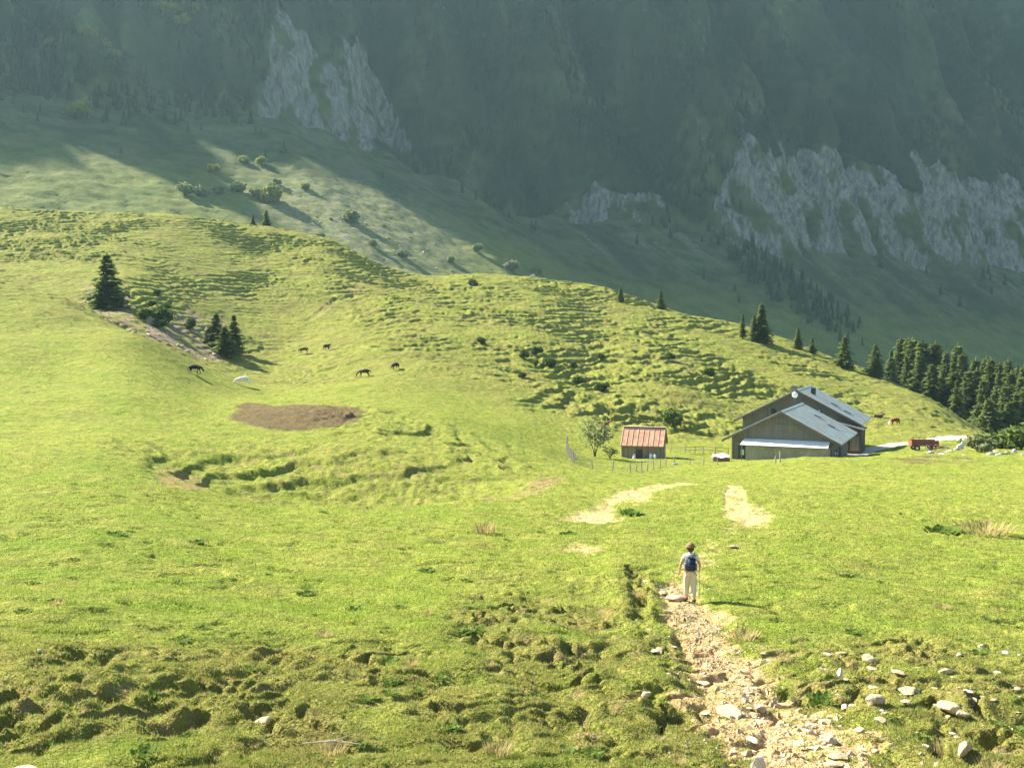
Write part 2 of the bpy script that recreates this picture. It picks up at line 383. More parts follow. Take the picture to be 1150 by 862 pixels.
FA = np.stack([I2[:-1, :-1], I2[:-1, 1:], I2[1:, 1:], I2[1:, :-1]], -1).reshape(-1, 4)
V = np.stack([GX, GY, GZ], -1).reshape(-1, 3)
GA = {k_: v_.ravel() for k_, v_ in GM.items()}
fm = lambda k_: GA[k_][FA].mean(1)
mp, mt, mpl = fm('dirt') > .5, fm('track') > .5, fm('pale') > .5
mbr = (fm('brown') > .5)
rest = ~(mp | mt | mpl | mbr)
for nme, mk in (('meadow', rest), ('path', mp), ('track', mt & ~mp), ('dirt_ground', mpl & ~mp & ~mt), ('soil_ground', mbr & ~mpl & ~mp & ~mt)):
    v_, f_, a_ = sub_faces(FA, mk, V, GA)
    tag(np_obj(nme, v_, f_, GROUND, attrs=a_), kind='structure')
# centre fan closing the sheet under the camera
cv_ = np.concatenate([V[I[:, 0]], [[0, 0, -1.65]]]); ck = len(cv_)-1
cf = np.array([[i, (i+1) % ck, ck] for i in range(ck)])
tag(np_obj('ground', cv_, cf, GROUND), kind='structure')

# quick lookup of the finished surface
def surf(px, py, ymin=12, ymax=430):
    return hit_h(px, py, lambda X, Y: ground(X, Y)[0], ymin, ymax)
# ------------------------------------------------------------------ the mountain
S_ = np.concatenate([np.arange(-1000, -260, 16.), np.arange(-260, 1300, 2.6), np.arange(1300, 2300, 16.)])
W_ = np.concatenate([np.arange(-110, 560, 2.3), np.arange(560, 760, 6.)])
SG, WG = np.meshgrid(S_, W_, indexing='ij')
HC = np.interp(S_, [-900,-150,-60,-20,190,246,340,385,455,492,550,590,604,650,1300,2200], [40,55,45,8,8,115,105,8,8,42,42,8,12,118,120,120])
HC = HC*(1+.35*perlin(S_/42, S_*0, 5)+.14*perlin(S_/13, S_*0, 7))
WTc = np.interp(S_, [-900,0,250,360,430,500,640,2200], [225,235,345,455,330,285,222,228])+perlin(S_/70, S_*0, 6)*28+perlin(S_/22, S_*0, 8)*13+perlin(S_/7, S_*0, 9)*5
CREST = np.interp(S_, [-390,-330,-222,-150,-103,-62,30,100,330,2200], [610,600,580,568,560,592,632,648,705,720])  # unseen crest heights, shaped to set where its shadow ends on the talus
CREST = CREST-70*np.exp(-((S_+178)/14)**2)-30*np.exp(-((S_+300)/12)**2)+8*perlin(S_/17, S_*0, 27); WC = 660.  # notches added to the unseen crest to let streaks of sun through
TAL = np.interp(S_, [400, 620], [.47, .64])[:, None]+.05*perlin(SG/130, WG/200, 12)
slope = np.where(WG < 0, .10+.0*WG, TAL)
# cliffs, then forest slope with gullies and smaller rock steps
cw = HC[:, None]/2.3
inside = sstep(0, 6, WG-WTc[:, None])*(1-sstep(0, 8, WG-WTc[:, None]-cw))
up = sstep(0, 8, WG-WTc[:, None]-cw)
step2 = sstep(.25, .6, perlin(SG/60, WG/45, 21))*.9
slope = slope*(1-inside-up).clip(0, 1)+2.3*inside+up*(.45+step2*1.5)
slope = slope+up*(WG < 700)*.0
dW = np.diff(W_, prepend=W_[0])
MZ = np.cumsum(slope*dW, 1)
i0 = np.argmin(np.abs(W_))
MZ = MZ-MZ[:, i0:i0+1]+np.interp(SG+np.maximum(-WG, 0)*.75, *ZB)
ic = np.argmin(np.abs(W_-WC)); wst = WTc[:, None]+cw+4
for i_ in range(len(S_)):                      # stretch the upper slope so that it ends at the crest
    k_ = np.searchsorted(W_, wst[i_, 0]); h0 = MZ[i_, k_]
    f_ = (CREST[i_]-h0)/(MZ[i_, ic]-h0); MZ[i_, k_:] = h0+(MZ[i_, k_:]-h0)*f_
tcr = sstep(250, 330, WG)*(1-sstep(520, 660, WG))
MZ -= tcr*34*sstep(120, 260, SG)
MZ -= sstep(0, 90, WG-WC)*40
spur = np.exp(-((SG-30)/80)**2-((WG-368)/55)**2)+.8*np.exp(-((SG-135)/30)**2-((WG-375)/35)**2)
k285 = np.argmin(np.abs(W_-292)); Lb = MZ[:, k285:k285+1]+.62*(WG-292)+fbm(SG/24, WG/60, 81, 3)*9*sstep(292, 340, WG)
wb = (1-sstep(35, 105, SG))*sstep(-420, -330, SG)*sstep(288, 300, WG)*(1-sstep(575, 655, WG))
MZ = MZ*(1-wb)+Lb*wb  # gentler bench, shaped to let the sun graze the upper left slope
fade = 1-sstep(560, 650, WG)
gul = (np.abs(perlin(SG/85, WG/420, 31))*1.0+.5*np.abs(perlin(SG/34, WG/160, 32)))
MZ += (-gul*34+9)*(.3+.7*up)*sstep(60, 320, WG)*fade
MZ += fbm(SG/26, WG/40, 33, 3)*(1.3+5*up)*sstep(-60, 0, WG)
MZ += stair(MZ+fbm(SG/20, WG/20, 38, 3)*2.2, 2.1, .35)*.7*(1-up)*sstep(-30, 20, WG)
MZ += fbm(SG/6, WG/8, 36, 3)*(.7+.9*up)*sstep(-100, -60, WG)
MZ = MZ - sstep(-70, -110, WG)*9
# the rock face is pushed in and out in vertical ribs
cm = inside
rib = (np.abs(perlin(SG/19, MZ/90, 41))*15+np.abs(perlin(SG/6.5, MZ/34, 42))*5.5+perlin(SG/2.9, MZ/11, 43)*1.6)*sstep(0, .6, cm)
rib += (perlin(SG/16, MZ/25, 45)*5)*up
MX = MO[0]+SG*MT[0]+(WG+rib)*MN[0]; MY = MO[1]+SG*MT[1]+(WG+rib)*MN[1]
rockA = np.clip(cm*1.15+sstep(.9, 1.2, step2+up)*0+up*sstep(.7, .9, step2)*.3, 0, 1)
rockA = rockA*(1-(1-sstep(14, 36, HC))[:, None]*(1-up)*1.)
rockA = rockA*np.clip(.75+perlin(SG/24, MZ/40, 51)*1.2+.45*perlin(SG/7, MZ/12, 52), 0, 1)
mpx, mpy = proj(MX, MY, MZ)
scree = np.maximum(np.clip((1-sstep(.5, 1.3, np.hypot((mpx-400+(mpy-250)*-1.2)/110, (mpy-255)/60))), 0, 1),
                   sstep(.1, .5, perlin(SG/9+WG/60, WG/90, 61))*sstep(150, 215, WG)*(1-up)*(1-cm)*(SG > 450)*.8)
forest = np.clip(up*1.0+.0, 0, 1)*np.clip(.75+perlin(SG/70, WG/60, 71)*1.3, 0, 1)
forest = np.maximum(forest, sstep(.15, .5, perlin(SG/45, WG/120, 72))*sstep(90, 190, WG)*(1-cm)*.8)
km = N('mountain_side')
big, mid, sm = km.noise(.012, 4), km.noise(.06, 5, .6), km.noise(.45, 4, .65)
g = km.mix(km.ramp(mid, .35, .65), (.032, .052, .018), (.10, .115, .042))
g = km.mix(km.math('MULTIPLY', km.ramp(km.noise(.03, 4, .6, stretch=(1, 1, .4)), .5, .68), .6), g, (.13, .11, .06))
g = km.mix(km.attr('low'), g, km.mix(km.ramp(mid, .35, .65), (.09, .12, .028), (.155, .165, .045)))  # sunlight put into the colour: lower talus brightened to match its lit strip
g = km.mix(km.math('MULTIPLY', km.ramp(sm, .45, .7), .6), g, (.06, .085, .03))
g = km.mix(km.math('MULTIPLY', km.attr('scree'), km.ramp(km.noise(.25, 4, .7), .42, .62)), g, (.18, .17, .12))
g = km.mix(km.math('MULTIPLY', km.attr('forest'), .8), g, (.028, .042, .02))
ver = km.noise(.2, 6, .7, stretch=(1, 1, .3))
rock = km.mix(km.ramp(ver, .38, .62), (.065, .07, .06), (.24, .24, .215))
rock = km.mix(km.ramp(km.noise(.5, 4, .7), .5, .72), rock, (.13, .15, .08))
g = km.mix(km.ramp(km.math('ADD', km.attr('rocky'), km.math('MULTIPLY', km.math('SUBTRACT', km.noise(.11, 4, .6), .5), .9)), .35, .6), g, rock)
km.col(g); km.bump(km.math('ADD', sm, ver), .6, .7); km.b.inputs['Specular IOR Level'].default_value = .05
nS, nW = SG.shape
# back side closes the mass
bk = np.stack([MX[:, -1]+MN[0]*500, MY[:, -1]+MN[1]*500, np.full(nS, -97.)], -1)
Vm = np.stack([MX, MY, MZ], -1)
Vm = np.concatenate([Vm, bk[:, None, :]], 1)
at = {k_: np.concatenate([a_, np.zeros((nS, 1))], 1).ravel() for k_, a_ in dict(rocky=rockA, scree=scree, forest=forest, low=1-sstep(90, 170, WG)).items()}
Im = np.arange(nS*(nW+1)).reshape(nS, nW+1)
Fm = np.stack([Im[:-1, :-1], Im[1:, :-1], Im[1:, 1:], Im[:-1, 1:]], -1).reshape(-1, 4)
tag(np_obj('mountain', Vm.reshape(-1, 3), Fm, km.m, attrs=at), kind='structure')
def mount_pt(px, py):
    """point of the mountain surface seen at a pixel (nearest front vertex)"""
    d = (mpx-px)**2+(mpy-py)**2
    ok = d < 16
    if not ok.any():
        i = np.unravel_index(np.argmin(d), d.shape)
    else:
        dist = np.where(ok, MY, 1e9); i = np.unravel_index(np.argmin(dist), d.shape)
    return np.array([MX[i], MY[i], MZ[i]])

# ------------------------------------------------------------------ haze: one closed box round everything, sky outside
hm = bpy.data.materials.new('valley_haze'); hm.use_nodes = True
ht = hm.node_tree; ht.nodes.remove(ht.nodes['Principled BSDF'])
pv = ht.nodes.new('ShaderNodeVolumePrincipled'); ht.links.new(pv.outputs[0], ht.nodes['Material Output'].inputs['Volume'])
pv.inputs['Color'].default_value = (.46, .77, .92, 1); pv.inputs['Density'].default_value = HAZE_D; pv.inputs['Anisotropy'].default_value = .25
pv.inputs['Density Attribute'].default_value = ''
try: hm.cycles.homogeneous_volume = True
except Exception: pass
zt = float(MZ.max())+25
x0, x1, y0, y1 = -3200, 3300, -3100, 3400
bm = bmesh.new(); bmesh.ops.create_cube(bm, size=1)
for v in bm.verts:
    v.co = Vector((x0 if v.co.x < 0 else x1, y0 if v.co.y < 0 else y1, -100. if v.co.z < 0 else zt))
me = bpy.data.meshes.new('haze'); bm.to_mesh(me); bm.free()
tag(link('haze', me, hm), kind='stuff')
print('MZ', MZ.min(), MZ.max(), 'GZ', GZ.min(), GZ.max(), 'verts', V.shape, Vm.shape, MX.min(), MX.max(), MY.min(), MY.max())
# ------------------------------------------------------------------ small builders
def thing(name, label, cat, loc, rz=0, group=None):
    o = bpy.data.objects.new(name, None); C.objects.link(o); o.location = loc; o.rotation_euler = (0, 0, rz)
    o.empty_display_size = .3
    return tag(o, label, cat, group)
def bm_obj(name, bm, mat, parent=None, smooth=False):
    me = bpy.data.meshes.new(name); bmesh.ops.recalc_face_normals(bm, faces=bm.faces); bm.to_mesh(me); bm.free()
    for p in me.polygons: p.use_smooth = smooth
    return link(name, me, mat, parent)
def add_box(bm, c, s, rot=None, bevel=0):
    r = bmesh.ops.create_cube(bm, size=1)['verts']
    for v in r: v.co = Vector((v.co.x*s[0], v.co.y*s[1], v.co.z*s[2]))
    if rot is not None:
        M_ = Matrix.Rotation(rot[0], 4, rot[1]) if isinstance(rot, tuple) else rot
        for v in r: v.co = M_ @ v.co
    for v in r: v.co += Vector(c)
    return r
def add_tube(bm, pts, rad, n=7, cap=True):
    rings = []
    pts = [Vector(p) for p in pts]
    for i, p in enumerate(pts):
        d = (pts[min(i+1, len(pts)-1)]-pts[max(i-1, 0)]).normalized()
        a = d.orthogonal().normalized(); b = d.cross(a)
        rr = rad[i] if isinstance(rad, (list, tuple)) else rad
        rings.append([bm.verts.new(p+(a*math.cos(2*math.pi*k/n)+b*math.sin(2*math.pi*k/n))*rr) for k in range(n)])
    for r0, r1 in zip(rings[:-1], rings[1:]):
        for k in range(n): bm.faces.new((r0[k], r0[(k+1) % n], r1[(k+1) % n], r1[k]))
    if cap:
        bm.faces.new(rings[0][::-1]); bm.faces.new(rings[-1])
def add_prism(bm, prof, y0, y1):          # polygon in local x,z extruded along y
    a = [bm.verts.new((x, y0, z)) for x, z in prof]; b = [bm.verts.new((x, y1, z)) for x, z in prof]
    bm.faces.new(a); bm.faces.new(b[::-1]); m = len(prof)
    for k in range(m): bm.faces.new((a[k], b[k], b[(k+1) % m], a[(k+1) % m]))
def part(name, fn, mat, parent, smooth=False):
    bm = bmesh.new(); fn(bm); return bm_obj(name, bm, mat, parent, smooth)
def boxes(name, lst, mat, parent):
    return part(name, lambda bm: [add_box(bm, *b_) for b_ in lst], mat, parent)
def ground_pt(px, py, ymin=12, ymax=430):
    p = hit_h(px, py, base_h, ymin, ymax); return Vector((p[0], p[1], ground_z(p[0], p[1])))
def skin_mesh(name, verts, edges, rad, sub=2):
    me = bpy.data.meshes.new(name+'_cage'); me.from_pydata(verts, edges, [])
    o = bpy.data.objects.new(name+'_cage', me); C.objects.link(o)
    m = o.modifiers.new('s', 'SKIN'); m.use_smooth_shade = True
    for i, r_ in enumerate(rad):
        me.skin_vertices[0].data[i].radius = (r_, r_) if not isinstance(r_, tuple) else r_
    me.skin_vertices[0].data[0].use_root = True
    m2 = o.modifiers.new('u', 'SUBSURF'); m2.levels = sub; m2.render_levels = sub
    dg = bpy.context.evaluated_depsgraph_get(); dg.update()
    out = bpy.data.meshes.new_from_object(o.evaluated_get(dg)); out.name = name
    bpy.data.objects.remove(o); bpy.data.meshes.remove(me)
    for p in out.polygons: p.use_smooth = True
    return out
def copy_tree(o, parent=None):
    c = o.copy(); C.objects.link(c)
    if parent is not None: c.parent = parent
    for ch in list(o.children): copy_tree(ch, c)
    return c

# ------------------------------------------------------------------ foliage
def foliage_mat(name, c1, c2, c3, trans=.35, sc=1.2):
    k = N(name)
    g = k.mix(k.ramp(k.noise(sc, 3), .35, .65), c1, c2); g = k.mix(k.ramp(k.noise(sc*6, 2), .5, .75), g, c3)
    k.col(g); k.b.inputs['Specular IOR Level'].default_value = .1
    tr = k.nd('ShaderNodeBsdfTranslucent'); k.put(tr.inputs[0], g)
    mx_ = k.nd('ShaderNodeMixShader'); mx_.inputs[0].default_value = trans
    k.t.links.new(k.b.outputs[0], mx_.inputs[1]); k.t.links.new(tr.outputs[0], mx_.inputs[2]); k.t.links.new(mx_.outputs[0], k.out.inputs[0])
    return k.m
SPRUCE = foliage_mat('spruce_needles', (.08, .135, .035), (.14, .185, .05), (.24, .24, .075), .5)
BUSHM = foliage_mat('bush_leaves', (.07, .12, .03), (.13, .18, .045), (.20, .22, .07), .4)
PALE_LEAF = foliage_mat('pale_leaves', (.13, .17, .07), (.20, .23, .10), (.27, .27, .13), .4)
YELLOW_LEAF = foliage_mat('yellowish_leaves', (.16, .20, .05), (.26, .28, .07), (.30, .28, .09), .45)
DARKB = foliage_mat('dark_shrub_leaves', (.05, .09, .025), (.08, .12, .03), (.13, .15, .045), .35)
BARK = simple('bark', (.16, .12, .085), (.09, .07, .05), 9, stretch=(1, 1, .2), bump=.6)
def crown_mesh(h, rad, seed, whorls=24, spr=5, low=.06, pw=.85, lean=0):
    rs = np.random.RandomState(seed); Vs, Fs = [], []; nv = 0
    for wv in range(whorls):
        t = low+(1-low)*(wv+rs.rand()*.6)/whorls
        L = rad*(1-t)**pw*(.55+.7*rs.rand())+.04*rad
        nb = int(5+6*(1-t)); a0 = rs.rand()*6.28
        for b_ in range(nb):
            a = a0+6.283*b_/nb+rs.randn()*.22; Lb = L*(.5+.85*rs.rand())
            droop = .18+.25*rs.rand()
            for q in range(spr):
                f = (q+.7*rs.rand()+.2)/spr
                rr = Lb*f; z = h*t-droop*Lb*f*f+.10*Lb*f+rs.randn()*.02*h/whorls*4
                sz = (.19+.10*rs.rand())*rad*(.55+.6*(1-t))*(1.15-.45*f)
                c = np.array([rr*math.cos(a), rr*math.sin(a), z])
                dirv = np.array([math.cos(a), math.sin(a), -droop*f*1.2+.05]); side = np.array([-math.sin(a), math.cos(a), rs.randn()*.35])
                for m in range(2):
                    s2 = side*(1 if m else -1)
                    p0 = c-dirv*sz*.4+rs.randn(3)*sz*.12; p1 = c+dirv*sz*1.1+s2*sz*.25+rs.randn(3)*sz*.15; p2 = c+s2*sz*.95+np.array([0, 0, -sz*.35])+rs.randn(3)*sz*.15
                    Vs += [p0, p1, p2]; Fs.append((nv, nv+1, nv+2)); nv += 3
    # leading shoot
    for m in range(8):
        a = rs.rand()*6.28; z = h*(.93+.07*m/8); s_ = rad*.07
        Vs += [np.array([0, 0, z+rad*.18]), np.array([math.cos(a)*s_, math.sin(a)*s_, z-.02*h]), np.array([math.cos(a+2)*s_, math.sin(a+2)*s_, z-.02*h])]
        Fs.append((nv, nv+1, nv+2)); nv += 3
    me = bpy.data.meshes.new('crown'); fill_mesh(me, np.array(Vs), np.array(Fs), smooth=False); return me
def trunk_mesh(h, r0, seed):
    bm = bmesh.new(); rs = random.Random(seed)
    add_tube(bm, [(0, 0, -.4), (rs.uniform(-.03, .03), 0, h*.3), (rs.uniform(-.05, .05), rs.uniform(-.05, .05), h*.65), (0, 0, h*.97)], [r0*1.25, r0, r0*.6, r0*.12], 8)
    me = bpy.data.meshes.new('trunk'); bm.to_mesh(me); bm.free(); me.materials.append(BARK); return me
CON = []
for i, (r_, wv, pw) in enumerate([(.27, 26, .85), (.22, 30, .8), (.33, 22, .9), (.19, 28, .75), (.40, 18, .8), (.26, 24, .7)]):
    cmsh = crown_mesh(1., r_, 100+i, wv, 5, .05 if i != 3 else .12, pw); cmsh.materials.append(SPRUCE)
    CON.append((cmsh, trunk_mesh(1., .018, i)))
def conifer(p, h, kind, label, group=None, name='spruce_tree', wide=1., rz=None, mat=None):
    t = thing(name, label, 'tree', p, rz if rz is not None else (p[0]*7.3) % 6.28, group)
    a = link('crown', CON[kind][0], None, t); b_ = link('trunk', CON[kind][1], None, t)
    a.scale = (h*wide, h*wide, h); b_.scale = (h, h, h); return t
def leafy_mesh(seed, n=1500, lobes=8, leaf=.075, flat=.8, core=.35):
    rs = np.random.RandomState(seed); cs = []
    for i in range(lobes):
        a = rs.rand()*6.28; rr = .28*rs.rand()**.5+.05
        cs.append((rr*math.cos(a), rr*math.sin(a), .28+.42*rs.rand(), .17+.13*rs.rand()))
    cs = np.array(cs); k = rs.randint(0, lobes, n)
    d = rs.randn(n, 3); d /= np.linalg.norm(d, axis=1)[:, None]
    rad = cs[k, 3]*(core+(1-core)*rs.rand(n)**.4)*(1+.25*rs.randn(n))
    c = cs[k, :3]+d*rad[:, None]; c[:, 2] = np.maximum(c[:, 2]*flat, .02+.03*rs.rand(n))
    u = rs.randn(n, 3); u /= np.linalg.norm(u, axis=1)[:, None]; v = np.cross(u, d+.3*rs.randn(n, 3)); v /= np.linalg.norm(v, axis=1)[:, None]+1e-6
    sz = leaf*(.6+.8*rs.rand(n))[:, None]
    Vt = np.stack([c-u*sz, c+v*sz*.6, c+u*sz, c-v*sz*.6], 1).reshape(-1, 3)
    me = bpy.data.meshes.new('crown'); fill_mesh(me, Vt, np.arange(n*4).reshape(n, 4), smooth=False); return me
LEAFY = [leafy_mesh(10+i) for i in range(4)]+[leafy_mesh(20, 420, 9, .05, 1., .15)]
LEAFM = {}
def stems_mesh():
    bm = bmesh.new(); rs = random.Random(3)
    for k in range(6):
        a = k*1.05; add_tube(bm, [(0, 0, -.06), (.06*math.cos(a), .06*math.sin(a), .2), (.2*math.cos(a), .2*math.sin(a), .5+.1*rs.random())], [.022, .014, .005], 5)
    me = bpy.data.meshes.new('stem'); bm.to_mesh(me); bm.free(); me.materials.append(BARK); return me
STEMS = stems_mesh()
def bush(p, wd, ht, kind, mat, label, group=None, name='bush', cat='bush'):
    key = (kind, mat.name)
    if key not in LEAFM:
        m_ = LEAFY[kind].copy(); m_.materials.append(mat); LEAFM[key] = m_
    t = thing(name, label, cat, p, (p[0]*3.1) % 6.28, group)
    a = link('crown', LEAFM[key], None, t); a.scale = (wd*1.25, wd*1.25, ht*1.3)
    s_ = link('stem', STEMS, None, t); s_.scale = (wd, wd, ht); return t
def m_per_px(p): return p[1]/F_PX

# single spruces and shrubs of the near hills: (px, py of the foot, height px, mesh, width factor, label)
TREES = [
 (121, 341, 61, 2, 1.35, 'big dark spruce with a thin tip, standing alone beside the rubble slide'),
 (243, 388, 40, 2, 1.5, 'bushy spruce, tallest of the clump below the rubble slide'),
 (263, 393, 44, 1, 1.5, 'slim pointed spruce at the right of the clump below the rubble slide'),
 (253, 399, 34, 2, 1.6, 'low broad spruce at the foot of the clump below the rubble slide'),
 (235, 384, 24, 4, 1.2, 'stunted spruce at the left edge of the clump below the rubble slide'),
 (299, 252, 18, 4, 1.0, 'round dark spruce on the upper knoll crest, the right one of a pair'),
 (284, 250, 13, 4, .9, 'round dark spruce on the upper knoll crest, the left and smaller one of a pair'),
 (697, 337, 17, 0, 1.3, 'small lone spruce on the ridge crest with a long shadow, left of another'),
 (742, 346, 22, 2, 1.1, 'lone spruce on the ridge crest above the farmhouse, with a long shadow'),
 (834, 378, 29, 3, 1.2, 'slim spruce on the ridge just left of the tall one'),
 (855, 384, 44, 0, 1.35, 'tallest broad spruce standing on the ridge crest above the farmhouse'),
 (847, 383, 31, 1, 1.3, 'spruce pressed against the left side of the tall ridge spruce'),
 (896, 391, 24, 0, 1.2, 'small spruce on the ridge crest behind the upper farmhouse roof'),
 (912, 395, 19, 2, 1.0, 'stubby spruce on the ridge, a step right of a small spruce'),
 (948, 411, 36, 2, 1.15, 'broad spruce alone on the ridge between the small ones and the wood'),
 (983, 422, 38, 2, 1.1, 'broad spruce on the ridge at the near end of the wood'),
]
for px, py, hp, kd, wd, lb in TREES:
    p = ground_pt(px, py, 150); conifer(p-Vector((0, 0, .2)), hp*m_per_px(p), kd, lb, wide=wd)
FR_G = 'spruces of the dense wood behind the ridge'
tops = [(1001,392),(1010,383),(1025,379),(1036,381),(1033,397),(1051,383),(1063,393),(1076,382),(1080,396),(1094,402),(1108,400),(1123,386),(1113,401),(1122,416),(1136,416),(1144,396),(1146,422),(1116,440),(1132,401),(1000,401),(1097,413),(1134,449),(1071,404),(1047,408),(1088,415),(1018,398),(1060,412),(1104,425),(1128,432),(1152,432),(1150,410),(1142,440),(1110,452),(1075,425),(1158,420),(1165,432)]
rs = random.Random(5)
for i, (px, py) in enumerate(tops):
    f = (py-379)/75; Y = 338-70*f+rs.uniform(-6, 6)
    if px > 1100: Y -= 8
    top = P(px, py, Y); gz = float(base_h(np.array([top[0]]), np.array([top[1]]))[0])
    h = min(max(top[2]-gz, 9), 27)
    conifer((top[0], top[1], gz-.3), h, rs.choice([0, 1, 2, 0, 5, 1]), 'tall sunlit spruce in the front rows of the dense wood behind the ridge', FR_G, wide=rs.uniform(.85, 1.5))
for i in range(120):
    px = rs.uniform(1003, 1330); Y = rs.uniform(352, 440); x = (px-575)/F_PX*Y
    gz = float(base_h(np.array([x]), np.array([Y]))[0])
    pyt = rs.triangular(366, 400, 378)+max(0, (px-1060))*.12; top = P(px, pyt, Y)
    h = min(max(top[2]-gz, 10), 28)
    conifer((x, Y, gz-.3), h, rs.choice([0, 1, 3, 5]), 'dark spruce in the rear rows of the dense wood behind the ridge', FR_G, wide=rs.uniform(.85, 1.4))
SHR = [
 (163, 359, 15, 'dark round shrub on the rubble slide, left of a wider one'), (184, 358, 20, 'wide dark shrub in the middle of the rubble slide'), (180, 368, 11, 'small dark shrub at the lower edge of the rubble slide'),
 (212, 366, 14, 'dark shrub at the right end of the rubble slide'), (171, 342, 8, 'tiny dark shrub above the rubble slide, nearer the big spruce'), (187, 344, 7, 'tiny dark shrub above the wide shrub of the rubble slide'), (177, 331, 8, 'tiny dark shrub highest above the rubble slide'),
 (532, 320, 9, 'dark shrub alone near the top of the middle hill'), (540, 384, 8, 'dark shrub alone halfway down the middle hill'), (588, 400, 11, 'dark shrub, first of the row of shrubs on the terraced slope'),
 (603, 398, 10, 'dark shrub, second of the row of shrubs on the terraced slope'), (617, 408, 11, 'leaning dark shrub at the lower right of a row of three on the terraced slope'), (601, 408, 7, 'very small shrub under a row of three on the terraced slope'),
 (651, 425, 12, 'dark shrub with a black shadow in the middle of the terraced slope'), (676, 437, 13, 'dark shrub with a black shadow lowest on the terraced slope'), (645, 408, 8, 'small flat shrub above the middle of the terraced slope'),
 (674, 404, 8, 'small shrub high on the terraced slope'), (752, 405, 9, 'small shrub on the terraced slope below the ridge crest'), (797, 420, 11, 'dark shrub with a long shadow behind the farmhouse roof ridge'), (586, 422, 7, 'tiny shrub at the lower left of the terraced slope')]
for i, (px, py, hp, lb) in enumerate(SHR):
    p = ground_pt(px, py, 150); s_ = hp*m_per_px(p); bush(p, s_*(.9+.15*(i % 3)), s_, i % 4, DARKB, lb, 'dark shrubs scattered over the hillsides', 'shrub', 'shrub')
p = ground_pt(757, 477, 150); s_ = m_per_px(p); bush(p, 22*s_, 22*s_, 1, BUSHM, 'rounded green bush on the slope behind the small hut')
p = ground_pt(668, 513, 100); s_ = m_per_px(p); bush(p, 34*s_, 38*s_, 4, PALE_LEAF, 'tall pale grey-green bush inside the garden fence, left of the small hut')
q = ground_pt(685, 515, 100); bush(q, 18*s_, 12*s_, 4, PALE_LEAF, 'low pale bush between the tall bush and the small hut')
for px, py, wv, hv, m_, lb in [(1103, 509, 30, 22, PALE_LEAF, 'pale yellowish bush next to the scrap pile'), (1128, 503, 42, 27, BUSHM, 'largest green bush at the edge of the wood, behind the white stones'),
                      (1153, 506, 36, 30, BUSHM, 'green bush cut by the right edge of the picture'), (1085, 500, 12, 8, PALE_LEAF, 'low bush directly behind the scrap pile')]:
    p = ground_pt(px, py, 100, 185); s_ = m_per_px(p); bush(p, wv*s_, hv*s_, (px//7) % 4, m_, lb)
TAL = [(210,216,14,0),(226,217,13,0),(243,214,10,0),(265,212,14,0),(289,218,12,0),(303,224,22,1),(346,210,9,1),(396,247,14,0),(359,266,9,0),(371,275,9,0),(452,285,10,0),(504,291,8,0),(578,303,13,0),(604,304,10,1),(240,190,10,1),(275,180,9,1),(295,182,9,1),(89,128,22,1),(311,205,9,0),(330,262,8,0),(130,66,14,1),(120,50,12,1),(104,40,14,1),(60,52,12,1),(190,18,16,1),(205,30,14,1),(222,12,12,1),(420,272,8,0),(537,278,9,0)]
TLAB = ['pale tree at the far left end of the row behind the upper knoll', 'pale tree second from the left in the row behind the upper knoll', 'low pale tree in the row behind the upper knoll, left of a rounder one',
 'round pale tree set highest in the row behind the upper knoll', 'pale tree in the middle of the row, just above the two dark spruces', 'tallest yellow-green tree right above the two dark spruces of the knoll crest', 'small yellow-green tree at the shadow edge right of the tall one',
 'pale round tree alone on the scree, casting a long shadow', 'pale bush upper left of two on the scree', 'pale bush lower right of two on the scree', 'pale bush low on the scree where it meets the ridge', 'tiny pale bush near the lower right end of the scree',
 'pale bush standing on the skyline at the right end of the scree', 'yellow-green bush on the skyline beside the white boulder', 'small sunlit tree in the shade above the left end of the tree row', 'left one of two small sunlit trees in the shade above the scree',
 'right one of two small sunlit trees in the shade above the scree', 'sunlit yellow tree alone in the dark slope, upper left', 'pale tree just under the shadow edge above the knoll spruces', 'low pale bush just right of the two knoll spruces',
 'lowest of the yellow trees on the bright spur in the upper left corner', 'middle one of the yellow trees on the bright spur in the upper left corner', 'yellow tree third up on the bright spur in the upper left corner', 'yellow tree nearest the left edge on the bright spur',
 'left one of three sunlit trees at the top edge right of the bright spur', 'middle and lowest of three sunlit trees at the top edge', 'right one of three sunlit trees at the top edge', 'pale bush at the right margin of the scree', 'pale bush in the last sunlight on the lower scree']
for i, (px, py, hp, yl) in enumerate(TAL):
    p = mount_pt(px, py); s_ = p[1]/F_PX
    bush(Vector(p)-Vector((0, 0, .6)), hp*s_*1.1, hp*s_*1.05, i % 4, YELLOW_LEAF if yl else PALE_LEAF,
         TLAB[i],
         'sunlit broadleaf trees on the mountain side' if yl else 'small broadleaf trees on the stony slope', 'broadleaf_tree', 'tree')

